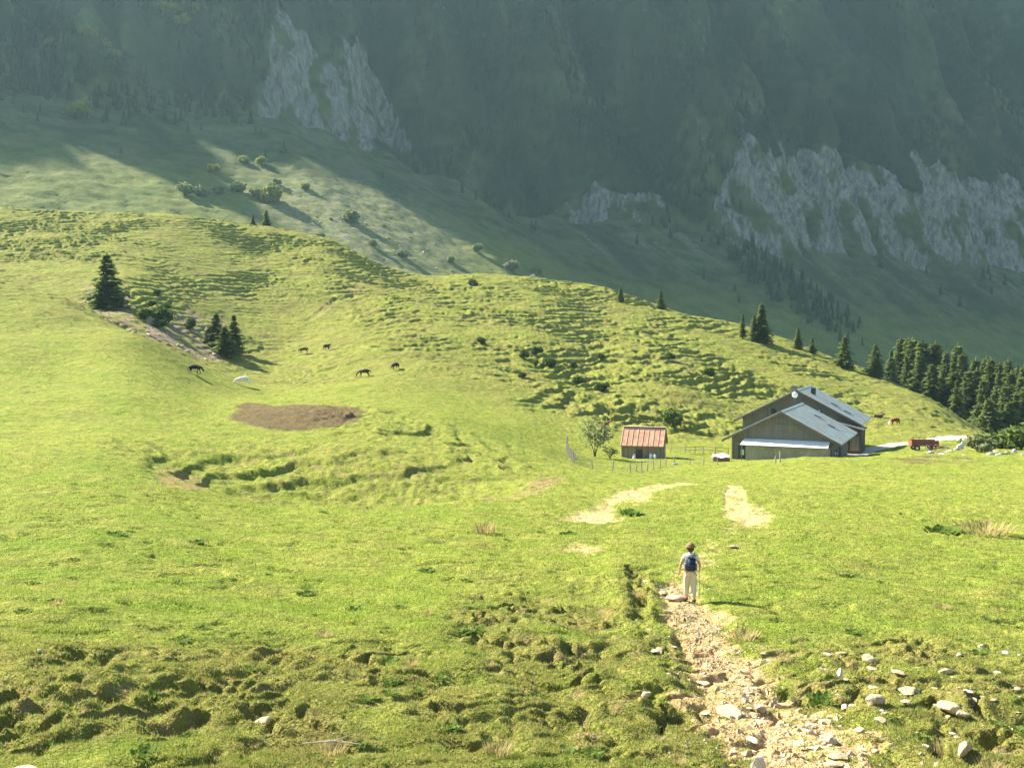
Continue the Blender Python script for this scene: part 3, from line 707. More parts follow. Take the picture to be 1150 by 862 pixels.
# far woods on the mountain: nobody could count these
def far_wood():
    rs = np.random.RandomState(9); Vs, Fs = [], []; nv = 0; cnt = 0
    ok = (mpx > -60) & (mpx < 1220) & (mpy > -40) & (mpy < 420)
    prob = np.zeros_like(MZ)
    prob += np.clip(up, 0, 1)*np.clip(.35+perlin(SG/55, WG/60, 91)*1.5, 0, 1)*(1-rockA)
    prob += sstep(.2, .5, perlin(SG/40, WG/90, 92))*sstep(110, 200, WG)*.07*(1-cm)*(1-up)
    prob += (blob(mpx, mpy, 500, 800, 190, 60, 80, -60, 0, 999)+blob(mpx, mpy, 500, 640, 90, 130, 70, -25, 0, 999)+.7*blob(mpx, mpy, 500, 890, 330, 90, 18, -35, 0, 999)+blob(mpx, mpy, 500, 120, 90, 140, 40, -10, 0, 999)*.3)*(1-rockA)
    cell = (S_[1:]-S_[:-1]).mean()
    pr = (prob*ok*(1-.85*cm)).ravel(); pr[(WG > 560).ravel()] = 0
    pr = pr/pr.sum(); pick = rs.choice(pr.size, 5200, p=pr)
    xs, ys, zs = MX.ravel()[pick], MY.ravel()[pick], MZ.ravel()[pick]
    for x, y, z in zip(xs, ys, zs):
        h = rs.uniform(5, 13); rd = h*rs.uniform(.16, .26); a0 = rs.rand()*6
        lv = 5
        for l_ in range(lv):
            t0 = .08+.84*l_/lv; rr = rd*(1-t0*.88); nb = 5
            for b_ in range(nb):
                a = a0+l_*1.3+6.283*b_/nb+rs.randn()*.15; wdt = .75
                ca, sa = math.cos(a), math.sin(a)
                Vs += [(x+rr*.1*ca, y+rr*.1*sa, z+h*(t0+.26)), (x+rr*math.cos(a-wdt), y+rr*math.sin(a-wdt), z+h*(t0-.05+rs.rand()*.05)), (x+rr*1.25*math.cos(a), y+rr*1.25*math.sin(a), z+h*(t0-.08)), (x+rr*math.cos(a+wdt), y+rr*math.sin(a+wdt), z+h*t0)]
                Fs.append((nv, nv+1, nv+2, nv+3)); nv += 4
    o = np_obj('forest', np.array(Vs), np.array(Fs), foliage_mat('far_wood_needles', (.022, .040, .018), (.04, .065, .025), (.075, .09, .03), .1, .08), smooth=False)
    tag(o, 'dark conifers growing thinly over the cliffs and gullies of the mountain', 'forest', kind='stuff')
far_wood()
# ------------------------------------------------------------------ buildings
def planks(name, c1, c2, c3, sc=1.0, axis='x'):
    k = N(name); st = (1, 1, .08)
    f = k.noise(5.5*sc, 2, .5, co=k.obj, stretch=(1.6, 1.6, .06)); g = k.mix(k.ramp(f, .35, .65), c1, c2)
    g = k.mix(k.math('MULTIPLY', k.ramp(k.noise(.5, 4, .65, co=k.obj, stretch=(1, 1, .6)), .5, .68), .85), g, c3)
    k.col(g); k.bump(f, .5, .03); return k.m
OLDWOOD = planks('weathered_boards', (.13, .12, .105), (.205, .19, .16), (.22, .145, .085))
HUTWOOD = planks('hut_boards', (.20, .155, .11), (.32, .26, .19), (.36, .22, .12))
DARKWOOD = planks('dark_boards', (.06, .052, .042), (.10, .085, .065), (.12, .08, .045))
EDGEW = simple('roof_edge_board', (.20, .16, .12), (.13, .10, .075), 6)
def sheet_mat(name, c1, c2, rust=None, pitch=.8, rough=.45, metal=.3):
    k = N(name)
    g = k.mix(k.ramp(k.noise(.9, 4, .6, co=k.obj), .35, .65), c1, c2)
    if rust: g = k.mix(k.ramp(k.noise(.8, 5, .7, co=k.obj), .44, .58), g, rust)
    k.col(g); k.b.inputs['Roughness'].default_value = rough; k.b.inputs['Metallic'].default_value = metal
    k.bump(k.noise(3., 3, co=k.obj), .25, .03); return k.m
ROOFM = sheet_mat('grey_sheet_roof', (.33, .40, .40), (.42, .49, .48), (.37, .36, .31))
WHITEM = sheet_mat('white_sheet', (.74, .75, .74), (.66, .67, .66), None, rough=.5, metal=0)
REDR = sheet_mat('rusty_sheet_roof', (.42, .23, .155), (.36, .18, .115), (.46, .30, .20), rough=.7, metal=.1)
PLASTER = simple('stone_plaster', (.36, .32, .24), (.26, .235, .175), 1.6, bump=.4)
GLASS = simple('dark_glass', (.03, .035, .04), (.05, .055, .06), 2, rough=.15)
GREENP = simple('green_paint', (.05, .10, .075), (.035, .07, .055), 3)
WHITEP = simple('white_paint', (.75, .74, .70), (.6, .59, .55), 4)
STEEL = simple('dull_steel', (.22, .22, .22), (.14, .14, .14), 5, metal=.6, rough=.5)
GREYW = simple('grey_post_wood', (.30, .27, .22), (.20, .18, .14), 8, stretch=(1, 1, .2))
PITR = R(27.3)
def gable_walls(t, hw, L, hwall, mat, floor=-1.8):
    rise = hw*math.tan(PITR)
    prof = [(-hw, floor), (hw, floor), (hw, hwall), (0, hwall+rise), (-hw, hwall)]
    return part('wall', lambda bm: add_prism(bm, prof, 0, L), mat, t)
def gable_roof(t, hw, L, hwall, over, front, back, mat, th=.16):
    rise = hw*math.tan(PITR); e = over/math.cos(PITR)*math.sin(PITR)
    def slab(sg):
        def f(bm):
            x1, z1 = sg*(hw+over), hwall-e+.04; x0, z0 = sg*.005, hwall+rise+.04
            pr = [(x0, z0), (x1, z1), (x1, z1+th), (x0, z0+th)]
            add_prism(bm, pr, -front, L+back)
            nseam = int((L+front+back)/.95)            # standing seams
            for i in range(1, nseam):
                y = -front+i*(L+front+back)/nseam
                add_prism(bm, [(x0+sg*.1, z0+th+.002-.1*math.tan(PITR)), (x1, z1+th+.002), (x1, z1+th+.05), (x0+sg*.1, z0+th+.05-.1*math.tan(PITR))], y-.025, y+.025)
        return part('roof', f, mat, t)
    a, b_ = slab(-1), slab(1)
    part('ridge_cap', lambda bm: add_prism(bm, [(-.28, hwall+rise+.06+th-.14), (0, hwall+rise+.07+th), (.28, hwall+rise+.06+th-.14), (.28, hwall+rise+.09+th-.14), (0, hwall+rise+.11+th), (-.28, hwall+rise+.09+th-.14)], -front-.02, L+back+.02), mat, t)
    for sg in (-1, 1):
        def barge(bm, sg=sg):
            x1, z1 = sg*(hw+over), hwall-e+.03; x0, z0 = sg*.004, hwall+rise+.03
            add_prism(bm, [(x0, z0+.1), (x1, z1+.1), (x1, z1-.16), (x0, z0-.16)], -front-.05, -front-.004)
        part('barge_board', barge, EDGEW, t)
    def purlins(bm):
        for x in (-hw*.98, -hw*.5, 0, hw*.5, hw*.98):
            z = hwall+rise-abs(x)*math.tan(PITR)-.16; add_box(bm, (x, -front/2+.02, z), (.18, front-.06, .2))
    part('purlin', purlins, EDGEW, t)
    return a, b_
def roof_z(hw, hwall, x): return hwall+(hw-abs(x))*math.tan(PITR)+.2

# the nearer barn
HR = -R(24)
O1 = P(877.5, 519, 140.2); z1 = -17.75
HB = thing('barn', 'nearer wooden barn with grey sheet roof and a white canopy along its front', 'barn', (O1[0], O1[1], z1), HR)
gable_walls(HB, 6.3, 15.2, 3.35, OLDWOOD)
rl, rr_ = gable_roof(HB, 6.3, 15.2, 3.35, 1.25, .85, .5, ROOFM)
def low_wall(bm): add_box(bm, (.9, -.75, .3), (10.4, 1.46, 4.0))
part('annex_wall', low_wall, PLASTER, HB)
def canopy(bm):
    add_prism(bm, [(-4.75, 2.40), (6.05, 2.40), (6.05, 2.46), (-4.75, 2.46)], -1, 0)
    bm.verts.ensure_lookup_table()
    for v in bm.verts:
        f = -v.co.y; v.co.y = -.02-f*2.05; v.co.z += (1-f)*.62
        v.co.x += (-.15 if v.co.x < 0 else -.0)*f
cn = part('canopy', canopy, WHITEM, HB)
for x in (-4.7, -1.2, 2.4, 5.9): boxes('canopy_post', [((x, -1.98, .6), (.11, .11, 3.6))], GREYW, HB)
boxes('beam', [((-5.35, -.05, 2.32), (2.0, .1, .14))], GREYW, HB)
boxes('corner_post', [((-6.32, -.06, .8), (.16, .16, 4.9))], GREYW, HB)
d_ = boxes('door', [((-5.05, -.04, .95), (1.05, .08, 2.3))], GREENP, HB); boxes('pane', [((-5.0, -.095, 1.25), (.42, .03, .7))], WHITEP, d_)
boxes('hay_door', [((.7, -.03, 4.55), (3.0, .06, 1.0))], OLDWOOD, HB)
for y, wd in ((2.2, 1.4), (4.1, .9)):
    f_ = boxes('window', [((6.33, y, 1.5), (.06, wd, 1.1))], GREYW, HB); boxes('pane', [((6.375, y, 1.5), (.03, wd-.24, .86))], GLASS, f_)
boxes('side_door', [((6.34, 7.2, 1.0), (.08, 1.9, 2.3))], DARKWOOD, HB)
def on_roof(name, parent, hw, hwall, x, y, sx, sy, h, mat):
    s = 1 if x > 0 else -1
    return boxes(name, [((x, y, roof_z(hw, hwall, x)+h/2-.02), (sx, sy, h), (s*PITR, 'Y'))], mat, parent)
for x, y in ((2.9, 10.5), (5.0, 8.6)):
    k_ = on_roof('skylight', HB, 6.3, 3.35, x, y, .9, .7, .16, STEEL)
boxes('dish_mast', [((-.9, 15.0, 7.35), (.08, .08, .9))], STEEL, HB)
def dish(bm):
    bmesh.ops.create_uvsphere(bm, u_segments=14, v_segments=8, radius=.42)
    for v in bm.verts: v.co = Vector((v.co.x, v.co.y*.25-.0, v.co.z)) + Vector((-.9, 14.86, 7.95))
part('dish', dish, WHITEP, HB, True)

# the farther, higher house, set behind the barn
O2 = P(895.7, 437, 159.2); ap2 = O2[2]
HW2 = 7.9; hwall2 = 4.3; base2 = ap2-.2-hwall2-HW2*math.tan(PITR)
H2 = thing('farmhouse', 'farther and higher timber farmhouse with grey sheet roof, joined behind the barn', 'house', (O2[0], O2[1], base2), HR)
gable_walls(H2, HW2, 11.2, hwall2, OLDWOOD, -3.)
gable_roof(H2, HW2, 11.2, hwall2, 1.2, .8, .8, ROOFM)
c_ = boxes('chimney', [((-.9, 2.6, roof_z(HW2, hwall2, .9)+.1), (.6, .6, 1.3))], simple('chimney_stone', (.16, .14, .12)), H2); boxes('cap', [((-.9, 2.6, roof_z(HW2, hwall2, .9)+.81), (.8, .8, .1))], STEEL, c_)
boxes('flue', [((1.7, 3.6, roof_z(HW2, hwall2, 1.7)+.3), (.62, .62, 1.3))], simple('flue_black', (.05, .06, .08)), H2)
for x, y in ((4.6, 4.3), (6.6, 3.4)):
    on_roof('skylight', H2, HW2, hwall2, x, y, 1.0, 1.2, .14, STEEL)
boxes('pipe', [((3.1, -.1, 4.4), (.14, .14, 2.6))], WHITEP, H2)
for x in (-3.4, -.4): 
    f_ = boxes('window', [((x, -.03, 5.3), (.9, .06, .9))], EDGEW, H2); boxes('pane', [((x, -.075, 5.3), (.66, .03, .66))], GLASS, f_)
boxes('side_window', [((HW2+.03, 3.0, 2.8), (.06, 1.2, 1.0))], GLASS, H2); boxes('side_window', [((HW2+.03, 7.0, 2.8), (.06, 1.2, 1.0))], GLASS, H2)
# dark lean-to at the right of both
O3 = P(957, 512, 153); L3 = thing('lean_to_shed', 'small dark timber lean-to against the right side of the farm buildings', 'shed', (O3[0], O3[1], -17.4), HR)
part('wall', lambda bm: add_prism(bm, [(-2.2, -1.5), (1.25, -1.5), (1.25, 2.75), (-2.2, 3.6)], 0, 4.2), DARKWOOD, L3)
part('roof', lambda bm: add_prism(bm, [(-2.25, 3.63), (1.5, 2.72), (1.5, 2.82), (-2.25, 3.73)], -.25, 4.5), sheet_mat('dark_sheet', (.10, .11, .11), (.14, .14, .13)), L3)
boxes('door', [((.3, -.04, .9), (1.2, .08, 2.1))], OLDWOOD, L3)

# the small hut with the rusty roof
O4 = P(721, 516.5, 139.5); z4 = O4[2]-.25
HU = thing('hut', 'small wooden hut with a rusty orange sheet roof beside the fenced garden', 'hut', (O4[0], O4[1], z4), -R(15))
hl, hd, hz, pr_ = 2.55, 3.7, 2.45, 1.8      # half length, depth, wall height, rise
part('wall', lambda bm: (lambda vs: None)(None) or [bm.faces.new([bm.verts.new(v) for v in f]) for f in [
    [(-hl, 0, -1), (hl, 0, -1), (hl, 0, hz), (-hl, 0, hz)], [(-hl, hd, -1), (-hl, hd, hz), (hl, hd, hz), (hl, hd, -1)],
    [(hl, 0, -1), (hl, hd, -1), (hl, hd, hz), (hl, hd/2, hz+pr_), (hl, 0, hz)], [(-hl, 0, -1), (-hl, 0, hz), (-hl, hd/2, hz+pr_), (-hl, hd, hz), (-hl, hd, -1)]]], HUTWOOD, HU)
def hroof(sg):
    def f(bm):
        y0 = hd/2; y1 = -.45 if sg < 0 else hd+.45; zz = hz-.45*pr_/(hd/2)+.03
        for (xa, xb) in ((-hl-.2, hl+.28),):
            q = [(xa, y0, hz+pr_+.03), (xb, y0, hz+pr_+.03), (xb, y1, zz), (xa, y1, zz)]
            lo = [bm.verts.new(v) for v in q]; hi = [bm.verts.new((v[0], v[1], v[2]+.07)) for v in q]
            bm.faces.new(lo); bm.faces.new(hi[::-1])
            for k in range(4): bm.faces.new((lo[k], hi[k], hi[(k+1) % 4], lo[(k+1) % 4]))
        for i in range(9):
            x = -hl-.1+i*(2*hl+.28)/8
            a, b2 = Vector((x, y0, hz+pr_+.12)), Vector((x, y1, zz+.09)); add_tube(bm, [a, b2], .035, 5)
    return f
part('roof', hroof(-1), REDR, HU); part('roof', hroof(1), REDR, HU)
part('ridge_cap', lambda bm: add_box(bm, (.04, hd/2, hz+pr_+.13), (2*hl+.5, .42, .05)), simple('pale_ridge', (.60, .50, .38), (.48, .36, .26), 3), HU)
boxes('door', [((-.35, -.04, .75), (.85, .07, 1.8))], DARKWOOD, HU)
boxes('window', [((hl+.035, 1.8, 1.4), (.06, .6, .6))], GLASS, HU)
boxes('corner_post', [((hl+.03, -.04, .7), (.14, .14, 3.2)), ((-hl-.03, -.04, .7), (.14, .14, 3.2))], GREYW, HU)
for i, (x, y, s_, c) in enumerate([(1.2, -.6, .5, WHITEP), (1.75, -.8, .42, WHITEP), (-.9, -.7, .45, WHITEP)]):
    bm = bmesh.new(); add_tube(bm, [(0, 0, 0), (0, 0, s_*.35), (0, 0, s_*1.1), (0, 0, s_*1.3)], [s_*.34, s_*.46, s_*.40, s_*.2], 10)
    add_tube(bm, [(0, 0, s_*1.28), (0, 0, s_*1.45)], [s_*.24, s_*.24], 10)
    p = HU.matrix_basis @ Vector((x, y, 0)); o = bm_obj('milk_churn', bm, c, None, True); o.location = (p.x, p.y, ground_z(p.x, p.y)-.03)
    tag(o, ['white container, the left one of two against the hut wall under the eaves', 'white container nearest the hut corner', 'white container left of the hut door'][i], 'container', 'white containers along the hut wall')

# ------------------------------------------------------------------ fences
def post_mesh(h, r):
    bm = bmesh.new(); add_tube(bm, [(0, 0, -.4), (0, 0, h*.95), (0, 0, h)], [r, r*.9, r*.4], 6)
    me = bpy.data.meshes.new('post'); bm.to_mesh(me); bm.free(); me.materials.append(GREYW); return me
PM = post_mesh(1.15, .055)
def fence(pxs, label, h, wires, r, mesh=False, step=1.7, ymin=90):
    ps = [ground_pt(a, b_, ymin) for a, b_ in pxs]
    t = thing('fence', label, 'fence', ps[0])
    pts = []
    for a, b_ in zip(ps[:-1], ps[1:]):
        n_ = max(1, int((b_-a).length/step))
        for k in range(n_): pts.append(a+(b_-a)*(k/n_))
    pts.append(ps[-1]); pts = [Vector((p.x, p.y, ground_z(p.x, p.y))) for p in pts]
    for i, p in enumerate(pts):
        o = link('post', PM, None, t, p-ps[0]); o.scale = (1, 1, h/1.15*(.92+.16*((i*37) % 10)/10)); o.rotation_euler = (.06*math.sin(i*5), .06*math.cos(i*3), 0)
    def wr(bm):
        for f in wires: add_tube(bm, [p-ps[0]+Vector((0, 0, h*f)) for p in pts], r, 4)
        if mesh:
            for a, b_ in zip(pts[:-1], pts[1:]):
                n_ = 9
                for k in range(n_):
                    q = a+(b_-a)*(k+.5)/n_-ps[0]; add_tube(bm, [q+Vector((0, 0, .05)), q+Vector((0, 0, h*.97))], .007, 3, False)
    part('wire' if r < .03 else 'rail', wr, STEEL if r < .03 else GREYW, t)
    return t
fence([(637, 497), (636, 509), (645, 522), (665, 527), (688, 530), (708, 531), (727, 528), (748, 524)], 'low wire mesh fence curving round the garden in front of the hut', 1.15, (.1, .35, .6, .97), .008, True, 1.6)
fence([(753, 508), (770, 510), (790, 509), (803, 510), (818, 511)], 'wooden rail fence between the hut and the barn', 1.1, (.45, .85), .045, False, 2.0)
fence([(757, 520), (775, 521), (790, 522), (806, 522)], 'sagging wire fence in front of the rail fence, between hut and barn', .9, (.5, .95), .008, True, 2.0)

# ------------------------------------------------------------------ farm clutter
REDP = simple('faded_red_paint', (.20, .05, .035), (.17, .085, .06), 3, lo=.4, hi=.6)
RUBBER = simple('old_rubber', (.03, .03, .03), (.05, .05, .045), 6)
CONC = simple('pale_rubble', (.62, .60, .55), (.42, .40, .36), 2.5, bump=.4)
p = ground_pt(1037, 506, 120, 170)
W = thing('hay_wagon', 'rusty red hay wagon standing in the grass below the farm track', 'wagon', (p.x, p.y, p.z), -R(4)); ws = .92
def bed(bm):
    add_box(bm, (0, 0, .75), (3.6, 1.7, .14)); add_box(bm, (0, -.84, 1.15), (3.6, .07, .62)); add_box(bm, (0, .84, 1.15), (3.6, .07, .62)); add_box(bm, (-1.8, 0, 1.15), (.07, 1.7, .62))
part('wagon_bed', bed, REDP, W)
def wheel(x, y):
    def f(bm):
        bmesh.ops.create_cone(bm, cap_ends=True, segments=18, radius1=.42, radius2=.42, depth=.2)
        for v in bm.verts: v.co = Vector((v.co.x+x, v.co.z+y, v.co.y+.4))
    w_ = part('wheel', f, RUBBER, W); 
    def g(bm):
        bmesh.ops.create_cone(bm, cap_ends=True, segments=12, radius1=.2, radius2=.2, depth=.26)
        for v in bm.verts: v.co = Vector((v.co.x+x, v.co.z+y, v.co.y+.4))
    part('rim', g, WHITEP, w_)
for x in (-1.1, 1.15):
    for y in (-.8, .8): wheel(x, y)
part('drawbar', lambda bm: add_tube(bm, [(1.8, 0, .6), (3.2, 0, .42), (3.5, 0, .35)], .06, 6), REDP, W)
part('rack', lambda bm: [add_tube(bm, [(x, -.84, 1.45), (x-.15, -.95, 1.95)], .035, 5) for x in (-1.6, -.8, 0, .8, 1.6)]+[add_tube(bm, [(-1.75, -.95, 1.9), (1.5, -.95, 1.9)], .035, 5)], REDP, W)
p = ground_pt(1051, 508, 120, 170)
K = thing('hay_rake', 'rusty old rake implement lying right of the red wagon', 'implement', p, R(10))
part('frame', lambda bm: [add_tube(bm, [(-1.2, 0, .5), (1.3, 0, .62)], .07, 6), add_tube(bm, [(0, 0, .55), (0, -.9, .25)], .05, 6), add_tube(bm, [(0, 0, .55), (.4, 1.2, .6)], .05, 6)], REDP, K)
part('tines', lambda bm: [add_tube(bm, [(-1.1+.18*i, 0, .5), (-1.15+.18*i, -.35, .35), (-1.12+.18*i, -.45, .02)], .02, 4) for i in range(13)], STEEL, K)
part('seat', lambda bm: add_box(bm, (.3, .3, .95), (.45, .4, .08)), REDP, K)
for sx in (-1.25, 1.35):
    def wh(bm, sx=sx):
        n_ = 20
        pts = [(sx, .5*math.cos(6.283*k/n_), .5+.5*math.sin(6.283*k/n_)) for k in range(n_+1)]
        add_tube(bm, pts, .035, 5, False)
        for k in range(6): add_tube(bm, [(sx, 0, .5), (sx, .5*math.cos(k*1.047), .5+.5*math.sin(k*1.047))], .015, 4)
    part('wheel', wh, STEEL, K)
def rubble_mesh(seed, flat=.6, sub=3, rough=.32):
    bm = bmesh.new(); bmesh.ops.create_icosphere(bm, subdivisions=sub, radius=.5)
    rs = random.Random(seed); off = Vector((rs.uniform(-50, 50), rs.uniform(-50, 50), rs.uniform(-50, 50)))
    cuts = [(Vector((rs.gauss(0, 1), rs.gauss(0, 1), rs.gauss(0, 1))).normalized(), rs.uniform(.2, .38)) for _ in range(9)]
    for v in bm.verts:
        c = v.co.copy()
        for nn, dd in cuts:
            e = c.dot(nn)-dd
            if e > 0: c -= nn*e*.92
        c *= 1+rough*.5*mnoise.noise(c*3+off)+rough*.16*mnoise.noise(c*9+off)
        v.co = Vector((c.x*1.25, c.y, c.z*flat))
    me = bpy.data.meshes.new('stone'); bm.to_mesh(me); bm.free()
    for pp in me.polygons: pp.use_smooth = False
    return me
STONEM = simple('pale_limestone', (.46, .37, .24), (.31, .245, .155), 4.5, bump=.5, bdist=.03, detail=5)
WSTONE = simple('white_limestone', (.56, .54, .48), (.40, .38, .33), 5, bump=.5, bdist=.03, detail=5)
ROCKS = [rubble_mesh(i, .5+.07*(i % 4)) for i in range(8)]
for m_ in ROCKS: m_.materials.append(STONEM)
ROCKW = [rubble_mesh(20+i, .7) for i in range(4)]
for m_ in ROCKW: m_.materials.append(WSTONE)
def stone(p, sx, sy, sz, rz, mesh, label, group, name='stone', sink=.18, cat='stone'):
    o = link(name, mesh, None, None, (p[0], p[1], p[2]+sz*(.25-sink))); o.scale = (sx, sy, sz); o.rotation_euler = (0, 0, rz)
    return tag(o, label, cat, group)
for i, (px, py, wd, hg) in enumerate([(1046, 509, 9, 3.4), (1058, 510, 8, 3), (1066, 508, 10, 3.6), (1074, 505, 8, 4.5), (1083, 511, 6, 2.2), (1112, 511, 10, 5), (1122, 512, 9, 4), (1131, 509, 9, 5), (1140, 508, 8, 6), (1148, 511, 8, 4), (1117, 507, 8, 4)]):
    p = ground_pt(px, py, 110, 170); s_ = m_per_px(p)
    nearw = px < 1090
    stone(p, wd*s_*.85, wd*s_*.7, hg*s_*1.5, px, ROCKW[i % 4], 'white rubble block in the scrap pile right of the red wagon' if nearw else 'white boulder in front of the green bushes at the wood edge', 'white blocks of the scrap pile' if nearw else 'white boulders by the bushes', 'boulder', .1, 'boulder')
p = ground_pt(1077, 504, 120, 170)
o = part('broken_slab', lambda bm: add_prism(bm, [(-.45, -.2), (.5, -.2), (.72, 1.4), (.45, 1.75), (.2, .9), (-.3, .55)], -.14, .14), CONC, None); o.location = p; o.rotation_euler = (0, R(8), R(5))
tag(o, 'pale pointed slab standing upright at the right of the scrap pile', 'slab')
p = ground_pt(810, 519, 110, 150)
T_ = thing('log_pile', 'stack of reddish logs under a white sheet at the left corner of the barn', 'log pile', p, R(-18))
part('logs', lambda bm: [add_tube(bm, [(-.95, -.3+.28*(i % 4), .14+.25*(i//4)), (.95, -.3+.28*(i % 4), .14+.25*(i//4))], .13, 7) for i in range(12)], simple('log_wood', (.30, .17, .10), (.2, .12, .08), 4), T_)
def tarp(bm):
    g = [[None]*7 for _ in range(6)]
    for i in range(6):
        for j in range(7):
            x = -1.05+2.1*j/6; y = -.62+1.5*i/5; z = .92+.10*math.sin(x*4+y*3)-.34*(abs(y-.12)/.75)**4-.08*(abs(x)/1.05)**3
            g[i][j] = bm.verts.new((x, y, z))
    for i in range(5):
        for j in range(6): bm.faces.new((g[i][j], g[i][j+1], g[i+1][j+1], g[i+1][j]))
    bmesh.ops.solidify(bm, geom=bm.faces[:], thickness=.03)
part('cover_sheet', tarp, WHITEM, T_, True)
for i, (px, py) in enumerate([(871, 519), (876, 518)]):
    p = ground_pt(px, py+1, 100, 139.); o = link('marker_post', PM, None, None, p); o.scale = (1.5, 1.5, 1.1 if i else .8)
    tag(o, ['short leaning pale post in the grass in front of the barn canopy', 'taller upright pale post in the grass in front of the barn canopy'][i], 'post')
p = ground_pt(757, 522, 100); stone(p, .9, .6, .6, .4, ROCKW[0], 'white stone lying alone in the grass right of the hut', None)
p = ground_pt(598, 311, 250); stone(p, 1.6, 1.2, 2.6, .4, ROCKW[1], 'white boulder on the skyline of the middle ridge', None, 'boulder', .1, 'boulder')
p = ground_pt(681, 363, 200)
o = part('marker_post', lambda bm: [add_tube(bm, [(0, 0, -.3), (0, 0, 1.9)], .10, 6), add_box(bm, (0, 0, 1.55), (.5, .12, .5))], simple('orange_paint', (.62, .22, .10), (.5, .18, .08), 3), None); o.location = p
tag(o, 'small orange marker post on the hillside under the ridge spruces', 'post')
# ------------------------------------------------------------------ cows
def cow_mesh(name, pose):
    dz = -.66 if pose == 'lying' else 0
    v = [(-.35, 0, 1.12+dz), (-.85, 0, 1.22+dz), (.2, 0, 1.08+dz), (.62, 0, 1.14+dz)]; r = [.33, .22, .35, .27]
    e = [(0, 1), (0, 2), (2, 3)]
    def chain(root, pts, rs_):
        k = root
        for p, q in zip(pts, rs_): v.append(p); r.append(q); e.append((k, len(v)-1)); k = len(v)-1
        return k
    if pose == 'grazing': hd = [((.98, 0, 1.0), .17), ((1.2, 0, .68), .13), ((1.30, 0, .52), .13), ((1.42, 0, .22), .085)]
    elif pose == 'lying': hd = [((.92, 0, .72), .17), ((1.12, 0, .88), .13), ((1.26, 0, .86), .13), ((1.52, 0, .68), .085)]
    else: hd = [((.95, 0, 1.30), .17), ((1.15, 0, 1.42), .13), ((1.28, 0, 1.41), .13), ((1.55, 0, 1.22), .085)]
    chain(3, [a for a, b_ in hd], [b_ for a, b_ in hd])
    for s_ in (-1, 1):
        if pose == 'lying':
            chain(3, [(.62, .24*s_, .36), (.92, .26*s_, .12), (.66, .28*s_, .07)], [.12, .06, .05])
            chain(1, [(-.7, .26*s_, .42), (-.38, .42*s_, .2), (-.72, .46*s_, .08), (-.5, .48*s_, .06)], [.19, .1, .055, .05])
        else:
            o_ = .1*s_
            chain(3, [(.60, .17*s_, .92), (.57+o_*.4, .18*s_, .70), (.60+o_, .17*s_, .42), (.58+o_, .17*s_, .12), (.62+o_, .17*s_, .03)], [.14, .10, .058, .045, .055])
            chain(1, [(-.72, .19*s_, 1.0), (-.56-o_*.5, .2*s_, .74), (-.82-o_, .18*s_, .50), (-.77-o_, .18*s_, .13), (-.72-o_, .18*s_, .03)], [.2, .13, .062, .045, .055])
    chain(1, [(-1.03, 0, 1.18+dz), (-1.1, .02, .9+dz*.9), (-1.08, .04, .55+dz*.6)], [.04, .025, .04])
    if pose != 'lying': chain(0, [(-.42, 0, .78)], [.13])
    return skin_mesh(name, v, e, r, 2)
COWS = {p_: cow_mesh('body', p_) for p_ in ('grazing', 'standing', 'lying')}
for m_ in COWS.values(): m_.materials.append(BARK)
def hide(name, c1, c2, th=.5, face=None):
    k = N(name); g = k.mix(k.ramp(k.noise(1.3, 2, .4, co=k.obj), th, th+.03), c1, c2)
    if face:
        sp = k.nd('ShaderNodeSeparateXYZ'); k.put(sp.inputs[0], k.obj); g = k.mix(k.ramp(sp.outputs[0], 1.14, 1.2), g, face)
    k.col(g); k.b.inputs['Roughness'].default_value = .7; return k.m
HORN = simple('horn', (.55, .50, .40), (.4, .36, .28))
COWG = 'cows grazing over the pasture'
def cow(px, py, pose, rz, mat, label, ymin=120, sc=1.):
    p = ground_pt(px, py, ymin)
    t = link('cow', COWS[pose], None, None, p-Vector((0, 0, .04))); t.rotation_euler = (0, 0, R(rz)); t.scale = (sc,)*3
    t.material_slots[0].link = 'OBJECT'; t.material_slots[0].material = mat
    tag(t, label, 'cow', COWG)
    hx, hz_ = {'grazing': (1.2, .70), 'standing': (1.17, 1.48), 'lying': (1.13, .93)}[pose]
    for s_ in (-1, 1):
        part('horn', lambda bm: add_tube(bm, [(hx, .08*s_, hz_), (hx+.02, .2*s_, hz_+.05), (hx+.06, .23*s_, hz_+.18)], [.03, .022, .006], 5), HORN, t)
        o_ = part('ear', lambda bm: add_tube(bm, [(hx-.02, .09*s_, hz_-.03), (hx-.04, .2*s_, hz_-.03), (hx-.04, .29*s_, hz_-.06)], [.03, .055, .01], 5), mat, t)
    return t
BR = (.07, .035, .02); BK = (.016, .014, .013); WH = (.70, .66, .56)
cow(219, 418, 'grazing', -12, hide('black_hide', BK, WH, .62), 'black cow with its head to the right, on the left slope above a cream cow', sc=1.05)
cow(273, 431, 'grazing', 192, hide('cream_hide', WH, (.45, .36, .26), .6), 'cream white cow grazing at the edge of the green slope', sc=1.05)
cow(341, 398, 'grazing', 170, hide('brown_hide_white_face', (.10, .055, .03), (.13, .08, .05), .5, WH), 'brown cow with a white face on the hillside right of the spruce clump')
cow(367, 394, 'standing', 60, hide('dark_hide', (.035, .028, .022), BK, .5), 'dark cow seen end on, standing just right of the brown white-faced cow', sc=.95)
cow(409, 420, 'grazing', 184, hide('dark_brown_hide', (.055, .032, .02), BK, .55), 'dark brown cow grazing side on, above the bare brown ground')
cow(444, 414, 'grazing', 238, hide('black_brown_hide', (.03, .02, .015), (.30, .26, .2), .66), 'nearly black cow facing the viewer, rightmost above the bare brown ground', sc=.95)
cow(1005, 478, 'grazing', 205, hide('red_hide', (.17, .045, .02), WH, .60, WH), 'red-brown cow with white markings grazing on the slope right of the farmhouse', 150)
